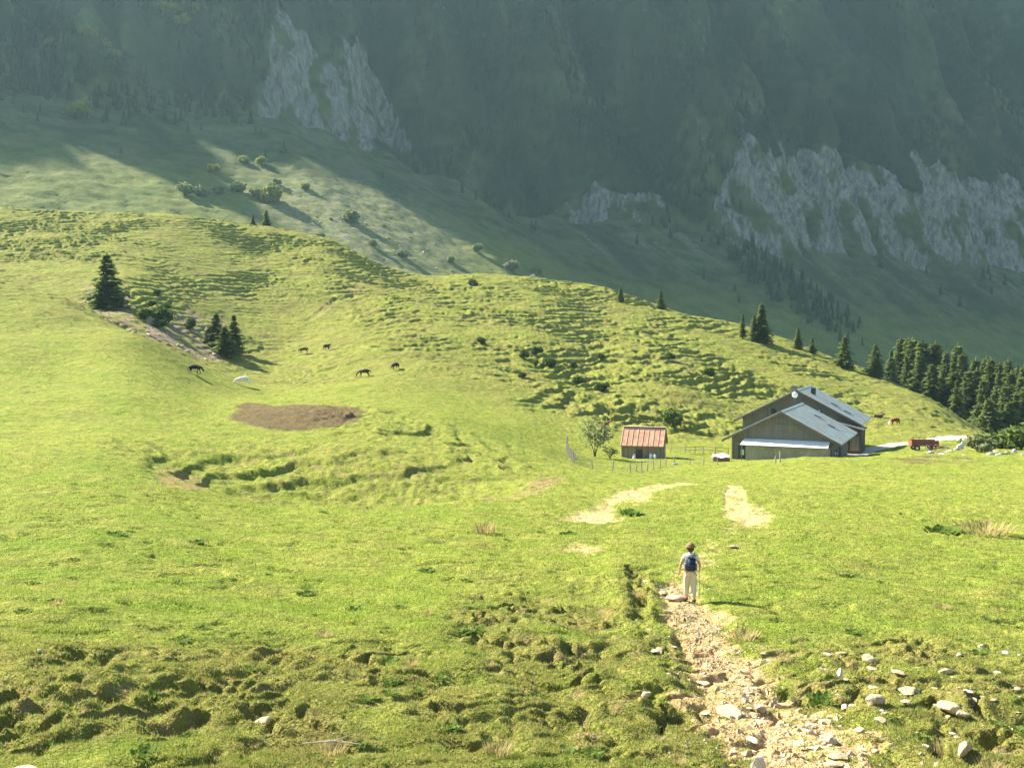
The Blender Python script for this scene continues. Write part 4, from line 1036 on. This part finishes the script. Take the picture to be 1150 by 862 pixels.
cow(987, 466, 'lying', 20, hide('red_dark_hide', (.11, .035, .02), (.14, .05, .03), .5), 'dark red cow lying down, higher on the slope than the red and white one', 150, 1.)
cow(678, 479, 'lying', 8, hide('rust_hide', (.26, .10, .05), (.20, .08, .04), .5), 'rust coloured cow lying in the grass behind the tall garden bush', 150, .95)

# ------------------------------------------------------------------ the hiker
fp = ground_pt(775, 670, 20)
SKIN = simple('skin', (.55, .33, .22), (.50, .29, .19), 6, rough=.6)
SHIRT = simple('cream_shirt', (.62, .57, .42), (.52, .47, .34), 5, bump=.3)
TROU = simple('pale_trousers', (.60, .54, .42), (.48, .43, .33), 5, stretch=(1, 1, .35), bump=.4)
BOOT = simple('brown_boots', (.10, .06, .035), (.06, .04, .03), 8)
HAIR = simple('brown_hair', (.13, .065, .035), (.08, .04, .02), 12)
HATM = simple('brown_cap', (.25, .15, .085), (.18, .11, .065), 6)
PKB = simple('dark_blue_pack', (.025, .04, .085), (.015, .022, .05), 6, rough=.7)
PKL = simple('blue_grey_cloth', (.22, .27, .34), (.14, .18, .24), 6)
L_LEG = [(-.095, 0, .90), (-.105, .06, .50), (-.10, .13, .11), (-.105, .17, .05), (-.115, .30, .035)]
R_LEG = [(.095, -.01, .90), (.10, .02, .49), (.105, -.10, .12), (.11, -.08, .05), (.12, .05, .03)]
TOR = [(0, 0, .96), (0, 0, 1.10), (0, .02, 1.28), (0, .03, 1.40), (0, .03, 1.47), (0, .045, 1.53), (0, .055, 1.60), (0, .05, 1.655)]
L_ARM = [(-.17, .02, 1.385), (-.275, -.01, 1.14), (-.30, .12, .94), (-.305, .155, .88)]
R_ARM = [(.17, .02, 1.385), (.275, -.01, 1.13), (.29, .20, 1.02), (.29, .26, 1.00)]
def body():
    v, r, e = [TOR[0]], [.15], []
    def ch(root, pts, rad):
        k = root
        for p, q in zip(pts, rad): v.append(p); r.append(q); e.append((k, len(v)-1)); k = len(v)-1
        return k
    ch(0, TOR[1:3], [.13, .15]); chest = 2
    neck = ch(chest, TOR[3:5], [.115, .052]); head = ch(neck, TOR[5:], [.072, .09, .07])
    ch(head-1, [(0, .165, 1.585)], [.018])                                 # nose
    for s_ in (-1, 1): ch(head-1, [(s_*.098, .05, 1.585)], [.018])         # ears
    for LG in (L_LEG, R_LEG): ch(0, LG, [.105, .062, .042, .045, .032])
    for s_, AR in ((-1, L_ARM), (1, R_ARM)):
        h = ch(chest, [(s_*.12, .02, 1.38)]+AR, [.08, .062, .042, .030, .036])
        w_ = Vector(AR[3]); d = (w_-Vector(AR[2])).normalized()
        side = Vector((0, 1, 0)) if abs(d.y) < .8 else Vector((0, 0, 1)); inn = Vector((-s_, 0, 0))
        for q in range(4):
            b0 = w_+side*(.030-.02*q)+d*.02
            ln = (.034, .040, .037, .028)[q]
            ch(h, [tuple(b0+d*.03), tuple(b0+d*(.03+ln)+inn*.015), tuple(b0+d*(.03+ln)+inn*.045-d*.005)], [.010, .009, .008])
        ch(h, [tuple(w_+side*.035-d*.005+inn*.02), tuple(w_+side*.045+d*.02+inn*.045)], [.011, .009])
    return skin_mesh('person', v, e, r, 2)
pm = body(); pm.materials.append(SKIN)
MAN = link('person', pm, None, None, fp+Vector((0, 0, .03))); MAN.rotation_euler = (0, 0, R(-6)); MAN.scale = (1.02, 1.02, 1.02)
tag(MAN, 'hiker seen from behind in a cream shirt and pale trousers, walking down the stony path', 'person')
def cloth(name, v, e, r, mat): 
    m_ = skin_mesh(name, v, e, r, 2); m_.materials.append(mat); return link(name, m_, None, MAN)
cloth('trousers', [TOR[0], (0, 0, 1.03)]+L_LEG[:2]+[(-.1, .12, .17)]+R_LEG[:2]+[(.105, -.085, .17)], [(0, 1), (0, 2), (2, 3), (3, 4), (0, 5), (5, 6), (6, 7)], [.165, .15, .122, .09, .078, .122, .09, .078], TROU)
cloth('shirt', [(0, .015, 1.22), (0, 0, 1.0), (0, .02, 1.36), (0, .03, 1.43), (-.15, .02, 1.38), (-.235, 0, 1.22), (.15, .02, 1.38), (.235, 0, 1.22)], [(0, 1), (0, 2), (2, 3), (2, 4), (4, 5), (2, 6), (6, 7)], [.165, .165, .155, .07, .085, .062, .085, .062], SHIRT)
for LG in (L_LEG, R_LEG): cloth('boot', [LG[3], LG[2], LG[4]], [(0, 1), (0, 2)], [.062, .066, .05], BOOT)
def hairf(bm):
    bmesh.ops.create_uvsphere(bm, u_segments=18, v_segments=12, radius=1)
    for v in bm.verts: v.co = Vector((v.co.x*.112, v.co.y*.115+.035-(.02 if v.co.z < 0 else 0), v.co.z*.115+1.605))
    bmesh.ops.delete(bm, geom=[v for v in bm.verts if v.co.y > .10 and v.co.z < 1.64], context='VERTS')
part('hair', hairf, HAIR, MAN, True)
def capf(bm):
    bmesh.ops.create_uvsphere(bm, u_segments=18, v_segments=10, radius=1)
    for v in bm.verts: v.co = Vector((v.co.x*.122, v.co.y*.13+.05, max(v.co.z, -.12)*.105+1.665))
    r = bmesh.ops.create_cone(bm, cap_ends=True, segments=18, radius1=.165, radius2=.15, depth=.02)['verts']
    for v in r: v.co += Vector((0, .055, 1.652))
part('hat', capf, HATM, MAN, True)
for s_ in (-1, 1):
    def eye(bm, s_=s_):
        bmesh.ops.create_uvsphere(bm, u_segments=8, v_segments=6, radius=.012)
        for v in bm.verts: v.co += Vector((s_*.035, .142, 1.605))
    part('eye', eye, GLASS, MAN, True)
BP = thing('backpack', 'dark blue backpack with a light blue top carried on the hiker\'s back', 'backpack', MAN.location, R(-6)); 
def packf(bm):
    r = bmesh.ops.create_cube(bm, size=1)['verts']
    for v in r: v.co = Vector((v.co.x*(.27 if v.co.z > 0 else .32), v.co.y*(.15 if v.co.z > 0 else .22), v.co.z*.42))+Vector((0.0, -.235, 1.22))
    bmesh.ops.bevel(bm, geom=bm.edges[:], offset=.045, segments=3, affect='EDGES')
part('bag', packf, PKB, BP, True)
def lidf(bm):
    r = bmesh.ops.create_cube(bm, size=1)['verts']
    for v in r: v.co = Vector((v.co.x*.27, v.co.y*.2, v.co.z*.1))+Vector((0, -.22, 1.455))
    bmesh.ops.bevel(bm, geom=bm.edges[:], offset=.035, segments=3, affect='EDGES')
part('lid', lidf, PKL, BP, True)
part('pocket', lambda bm: add_box(bm, (0, -.355, 1.12), (.2, .05, .18)), simple('pack_pocket', (.04, .05, .07)), BP)
for s_ in (-1, 1):
    part('strap', lambda bm: add_tube(bm, [(s_*.10, -.15, 1.46), (s_*.12, .0, 1.50), (s_*.13, .16, 1.36), (s_*.15, .14, 1.15), (s_*.17, -.02, 1.08), (s_*.12, -.16, 1.06)], .022, 6), PKL, BP)
for s_ in (-1, 1): part('side_pocket', lambda bm: add_box(bm, (s_*.165, -.23, 1.13), (.05, .13, .2)), PKL, BP)
TPOLE = part('walking_pole', lambda bm: [add_tube(bm, [(0, 0, 1.06), (0, 0, .9)], .018, 6), add_tube(bm, [(0, 0, .9), (.02, -.05, 0)], [.009, .006], 5)], STEEL, None)
hp_ = MAN.matrix_basis @ Vector((.275, .285, 0)); TPOLE.location = (hp_.x, hp_.y, fp.z+.0); tag(TPOLE, 'thin walking pole held in the hiker\'s right hand', 'walking pole')

# ------------------------------------------------------------------ stones
STONES = [ # px, py(foot), w px, h px, label, white?
 (850,845,24,18,'sharp white stone with a black shadow at the bottom of the path',1),(817,790,44,11,'long flat pale stone across the left half of the path',0),
 (880,779,20,9,'flat stone right of the middle of the path, below the grassy bank',0),(853,781,18,9,'pale block in the middle of the path',0),
 (793,731,18,6,'flat stone in the upper path below the hiker',0),(926,730,20,7,'flat pale stone on top of the grassy bank, left of another',0),(946,728,18,6,'flat pale stone on top of the grassy bank, right of another',0),
 (976,743,28,13,'broad pale stone sunk in the crest of the grassy bank',0),(943,760,11,12,'small upright white stone on the face of the grassy bank',1),(1008,760,17,9,'low stone between two tussocks right of the bank',0),
 (1036,769,24,14,'domed stone with a dark lower side, right of the bank',0),(1021,780,30,11,'wide flat stone on the turf step right of the bank',0),(950,788,18,13,'grey block on the edge between path and tussocks',0),
 (979,793,32,18,'large block with a flat top among the tussocks right of the path',0),(1018,794,17,8,'small pale stone above the rubble hollow',0),(1061,756,20,8,'flat stone on the top of a long turf hump at the right',0),
 (1067,798,34,24,'big cracked pale boulder in the rubble hollow at the right',0),(1083,804,20,17,'boulder wedged against the right side of the cracked one',0),(1092,792,14,10,'small stone above the cracked boulder',0),
 (934,822,24,11,'flat pale slab at the lower right edge of the path',0),(990,812,17,13,'rounded stone below the large flat-topped block',0),(966,818,18,9,'pale stone left of the rounded one, low right of the path',0),
 (1044,810,22,12,'pinkish stone in the hollow left of the cracked boulder',0),(1081,840,26,18,'pointed stone standing alone in the grass at lower right',0),(1142,811,28,12,'pale flat boulder near the right edge of the picture',0),
 (832,857,24,9,'flat stone at the very bottom left of the path',0),(760,667,26,10,'flat stones slab just left of the hiker\'s feet',0),(746,662,14,7,'small stone two steps left of the hiker\'s feet',0),(824,617,13,5,'flat stone in the grass up right of the hiker',0),
 (709,774,11,6,'small pale stone among the tussocks, left one of two',0),(725,789,15,9,'pale stone among the tussocks, right one of two',0),(740,731,17,7,'stone on the left margin of the upper path',0),(754,731,12,6,'stone beside another on the left margin of the upper path',0),
 (44,737,9,5,'tiny white stone on the turf at far left',1),(296,807,24,10,'pinkish flat stone under the grooved turf at lower left',0),(28,862,44,8,'flat pale stone cut by the lower left edge',0),(1077,734,11,6,'stone beside the bare patch at upper right of the tussocks',0),
 (1101,727,9,6,'small white stone right of the bare patch',1),(1130,731,12,6,'low white stone near the right edge above the tussocks',1),(846,713,8,5,'tiny pale stone among dry twigs right of the path',0),(857,730,9,5,'small stone in the weeds at the right of the path',0)]
for i, (px, py, wd, hg, lb, wt) in enumerate(STONES):
    p = ground_pt(px, py, 12, 60); s_ = m_per_px(p)
    stone(p, wd*s_*.82, wd*s_*.72, hg*s_*1.5, i*1.7, (ROCKW if wt else ROCKS)[i % 4 if wt else i % 8], lb, None, sink=.05)
def gz_at(x, y): return float(ground(np.array([x]), np.array([y]))[0][0])
rs = np.random.RandomState(4)
rx, ry = [], []
while len(rx) < 140:
    k_ = rs.randint(0, len(PATH)-1) if rs.rand() < .6 else rs.randint(1, 5); f = rs.rand(); (xa, ya), (xb, yb) = PATH[k_], PATH[k_+1]
    hw = PATH_HW[k_]; rx.append(xa+(xb-xa)*f+rs.randn()*hw*.62); ry.append(ya+(yb-ya)*f)
while len(rx) < 230:
    px_, Y_ = rs.uniform(890, 1160), rs.triangular(15.5, 19, 26); rx.append((px_-575)/F_PX*Y_); ry.append(Y_)
rz = ground(np.array(rx), np.array(ry))[0]
for i, (x, y, z) in enumerate(zip(rx, ry, rz)):
    q = i < 140; s_ = min(.34 if q else .45, (.05 if q else .07)+.06*rs.exponential())
    stone((x, y, z), s_*rs.uniform(.8, 1.5), s_, s_*rs.uniform(.35, .65), rs.rand()*6, ROCKS[rs.randint(8)] if rs.rand() < .85 else ROCKW[rs.randint(4)],
          ('small pale stone lying in the %s of the stony path' % ['bottom stretch', 'lower stretch', 'middle stretch', 'upper stretch just below the hiker'][0 if y < 17.5 else 1 if y < 20 else 2 if y < 25 else 3]) if q else ('small pale stone among the tussocks right of the path, '+('in front of' if y < 20 else 'behind')+' the cracked boulder'),
          ('small stones in the %s of the path' % ['bottom', 'lower part', 'middle', 'upper part'][0 if y < 17.5 else 1 if y < 20 else 2 if y < 25 else 3]) if q else 'small stones among the tussocks', sink=.2)
rs = np.random.RandomState(14)
for i in range(55):                         # rubble slide and scree blocks
    if i < 30: px_, py_ = rs.uniform(90, 240), 0; py_ = 345+(px_-90)*.38+rs.uniform(-9, 7); p = ground_pt(px_, py_, 180)
    else: px_, py_ = rs.uniform(330, 520), 0; py_ = 228+(px_-330)*.28+rs.uniform(-8, 26); p = mount_pt(px_, py_)
    s_ = rs.uniform(.5, 1.5)*(1 if i < 30 else 2.0)
    stone(p, s_, s_*.8, s_*.7, rs.rand()*6, ROCKS[rs.randint(8)], 'grey block of the rubble slide below the big spruce' if i < 30 else 'pale boulder on the scree below the mountain', 'blocks of the rubble slide' if i < 30 else 'boulders of the scree', 'boulder', cat='boulder')

# ------------------------------------------------------------------ grass: blades over the near pasture, one mesh
def look_up(T, az, r):
    fi = (az-AZ[0])/(az_f[1]-az_f[0]); j = np.searchsorted(RR, r)-1; fj = j+(r-RR[j])/(RR[j+1]-RR[j])
    return bil(T, fi, fj)
rs = np.random.RandomState(2); NB = 700000
az = rs.uniform(-R(29), R(29), NB); r = 1/rs.uniform(1/118, 1/12.2, NB)
x, y = r*np.sin(az), r*np.cos(az)
z = look_up(GZ, az, r); dm = np.maximum(look_up(GM['dirt'], az, r), np.maximum(look_up(GM['pale'], az, r), look_up(GM['red'], az, r)*.6)); tz = look_up(GM['tus'], az, r)
cl = fbm(x/1.6, y/1.6, 201, 3); keep = (rs.rand(NB) > dm*1.25) & (rs.rand(NB) < np.clip(.75+cl*.5, .3, 1)*(1-sstep(55, 115, r)*.8))
x, y, z, r, tz, cl, az = [q[keep] for q in (x, y, z, r, tz, cl, az)]; n_ = len(x)
h = (.018+.030*rs.rand(n_)**2+.016*tz*rs.rand(n_)+.020*np.clip(cl, 0, 1))*(1+.012*(r-12))*(1-.5*sstep(60, 110, r)); wd = .0085*(1+.05*(r-12))*(.7+.6*rs.rand(n_))
a = rs.rand(n_)*6.283; ln = rs.randn(n_, 2)*.55*h[:, None]
ux, uy = np.cos(a)*wd, np.sin(a)*wd
Vb = np.stack([np.stack([x-ux, y-uy, z-.012], -1), np.stack([x+ux, y+uy, z-.012], -1), np.stack([x+ln[:, 0], y+ln[:, 1], z+h], -1)], 1).reshape(-1, 3)
tint = np.repeat(rs.rand(n_), 3); dry = np.repeat(np.clip(look_up(GM['dry'], az, r)*1.1, 0, 1), 3)
kg = N('grass_blades')
big, mid = kg.noise(.05, 4), kg.noise(.45, 4, .6)
g = kg.mix(kg.ramp(big, .35, .65), (.195, .275, .036), (.26, .32, .045)); g = kg.mix(kg.ramp(mid, .38, .68), g, (.28, .30, .065))
g = kg.mix(kg.ramp(kg.attr('tint'), .55, 1.), g, (.13, .205, .04)); g = kg.mix(kg.math('MULTIPLY', kg.ramp(kg.attr('tint'), .0, .22), -1.), g, g)
g = kg.mix(kg.math('MULTIPLY', kg.attr('dry'), kg.ramp(kg.attr('tint'), .85, .15)), g, (.31, .255, .09))
g = kg.mix(kg.math('MULTIPLY', kg.ramp(kg.noise(.19, 5, .7), .55, .70), .5), g, (.22, .19, .07))
g = kg.mix(kg.math('MULTIPLY', kg.ramp(kg.noise(1.3, 4, .7), .52, .66), .55), g, (.09, .17, .026))
kg.col(g); kg.b.inputs['Specular IOR Level'].default_value = .15; kg.b.inputs['Roughness'].default_value = .6
tr = kg.nd('ShaderNodeBsdfTranslucent'); kg.put(tr.inputs[0], g); ms = kg.nd('ShaderNodeMixShader'); ms.inputs[0].default_value = .42
kg.t.links.new(kg.b.outputs[0], ms.inputs[1]); kg.t.links.new(tr.outputs[0], ms.inputs[2]); kg.t.links.new(ms.outputs[0], kg.out.inputs[0])
tag(np_obj('grass', Vb, np.arange(n_*3).reshape(n_, 3), kg.m, attrs=dict(tint=tint, dry=dry), smooth=False), 'short cropped pasture grass over the near meadow', 'grass', kind='stuff')

# larger weeds and dry tufts one can tell apart
def tuft_mesh(seed, n=130, broad=False):
    rs = np.random.RandomState(seed); Vs = []
    for k in range(n):
        a = rs.rand()*6.28; rr = .5*rs.rand()**.7; l_ = (.5+.5*rs.rand())*(1 if not broad else .6); w_ = .018 if not broad else .085
        b = np.array([rr*math.cos(a), rr*math.sin(a), -.05]); t = b+np.array([math.cos(a)*l_*.45*rs.rand(), math.sin(a)*l_*.45*rs.rand(), l_])
        s_ = np.array([-math.sin(a), math.cos(a), 0])*w_; m_ = (b+t)/2
        Vs += [b, m_+s_, t, m_-s_]
    me = bpy.data.meshes.new('tuft'); fill_mesh(me, np.array(Vs), np.arange(len(Vs)).reshape(-1, 4), smooth=False); return me
DRYG = foliage_mat('dry_grass', (.36, .30, .13), (.30, .24, .11), (.42, .36, .19), .4, 3)
WEED = foliage_mat('weed_leaves', (.085, .15, .03), (.12, .19, .035), (.18, .22, .06), .4, 3)
TM = [tuft_mesh(1), tuft_mesh(2, 90, True), tuft_mesh(3, 70, True)]; TM[0].materials.append(DRYG); TM[1].materials.append(WEED); TM[2].materials.append(WEED)
for px, py, wd, hg, k_, lb in [(544, 601, 24, 14, 0, 'dry yellow grass tuft alone on the middle meadow'),(516, 706, 34, 9, 1, 'dark green weed patch above the tussocks left of the path'),(345, 664, 20, 6, 1, 'low weed patch in the middle of the near meadow'),(222, 613, 24, 5, 2, 'flat weed patch on the meadow at the left, below the mound'),
   (168, 776, 18, 16, 1, 'yellow-green leafy plant standing in the grooved turf at lower left'),(437, 742, 24, 9, 2, 'leafy plants left of the tussocks near the bottom'),(1105, 600, 60, 12, 0, 'faded weed patch on the meadow near the right edge'),(1060, 598, 40, 9, 2, 'weed patch left of the faded one on the right meadow'),
   (960, 645, 30, 6, 1, 'green weed patch right of the hiker, halfway to the edge'),(835, 712, 34, 12, 0, 'dry twiggy weeds on the right margin of the path'),(925, 780, 40, 13, 1, 'dark grassy tussock between path and the grey block'),(400, 680, 22, 6, 2, 'weed patch beyond the near slope, left of centre'),
   (130, 605, 22, 5, 1, 'weed patch far left on the middle meadow'),(480, 640, 18, 5, 2, 'small weed patch in the meadow left of the hiker'),(640, 600, 20, 5, 1, 'weed patch left of the bare trail'),(710, 577, 26, 9, 1, 'dark grassy hummock in the bend of the bare trail'),
   (760, 846, 20, 10, 0, 'dry tuft at the bottom left of the path'),(560, 850, 30, 14, 0, 'dry grass tuft at the bottom centre'),(370, 845, 34, 12, 0, 'dry bleached tuft at the bottom, left of centre')]:
    p = ground_pt(px, py, 12, 100); s_ = m_per_px(p); o = link('weed_clump' if k_ else 'dry_tuft', TM[k_], None, None, p); o.scale = (wd*s_, wd*s_*1.1, hg*s_*1.25); o.rotation_euler = (0, 0, px)
    tag(o, lb, 'plant')
rs = np.random.RandomState(31); wx, wy = [], []
while len(wx) < 110:
    Y_ = 1/rs.uniform(1/75, 1/15.); px_ = rs.uniform(-20, 1170); X_ = (px_-575)/F_PX*Y_
    if path_w(np.array([X_]), np.array([Y_]))[0] > 1.6: wx.append(X_); wy.append(Y_)
wz = ground(np.array(wx), np.array(wy))[0]
for i in range(110):
    k_ = [1, 2, 1, 2, 0][i % 5]; o = link('weed_clump' if k_ else 'dry_tuft', TM[k_], None, None, (wx[i], wy[i], wz[i])); s_ = rs.uniform(.14, .42)
    o.scale = (s_*1.3, s_, s_*(.28 if k_ else .5)); o.rotation_euler = (0, 0, rs.rand()*6)
    if k_: tag(o, 'small dark green weed growing in the short grass of the meadow', 'plant', 'small weeds scattered over the meadow')
    else: tag(o, 'small dry grass tuft standing in the short grass of the meadow', 'plant', 'small dry tufts scattered over the meadow')
p = ground_pt(374, 838, 12, 40)
o = part('dead_branch', lambda bm: [add_tube(bm, [(-.45, 0, .03), (0, .03, .06), (.42, -.03, .03)], [.014, .02, .009], 6), add_tube(bm, [(0, .03, .06), (.22, .14, .10)], [.012, .005], 5)], simple('bleached_wood', (.50, .42, .30), (.36, .30, .2), 8), None); o.location = p
tag(o, 'bleached dead branch lying on the turf at the bottom left of centre', 'branch')
def chips():
    rs = np.random.RandomState(8); n = 4500; k = rs.randint(0, len(PATH)-1, n); f = rs.rand(n); PA = np.array(PATH)
    hw = np.array(PATH_HW)[k]; c = PA[k]*(1-f[:, None])+PA[k+1]*f[:, None]; c[:, 0] += rs.randn(n)*hw*.55
    z = ground(c[:, 0], c[:, 1])[0]; s = (.012+.022*rs.exponential(size=n).clip(0, 3))
    base = np.array([[1, 0, -.3], [-.5, .87, -.3], [-.5, -.87, -.3], [.1, .1, .55]]); F0 = np.array([[0, 1, 3], [1, 2, 3], [2, 0, 3]])
    a = rs.rand(n)*6.28; ca, sa = np.cos(a), np.sin(a); Bv = base[None]*(1+.35*rs.randn(n, 4, 3))
    X = (Bv[..., 0]*ca[:, None]-Bv[..., 1]*sa[:, None])*s[:, None]*1.4+c[:, :1]; Y = (Bv[..., 0]*sa[:, None]+Bv[..., 1]*ca[:, None])*s[:, None]+c[:, 1:2]; Z = Bv[..., 2]*s[:, None]+z[:, None]
    return np.stack([X, Y, Z], -1).reshape(-1, 3), (np.arange(n)[:, None, None]*4+F0[None]).reshape(-1, 3)
vc, fc = chips(); tag(np_obj('gravel', vc, fc, STONEM, smooth=False), 'loose pale stone chips on the path', 'gravel', kind='stuff')
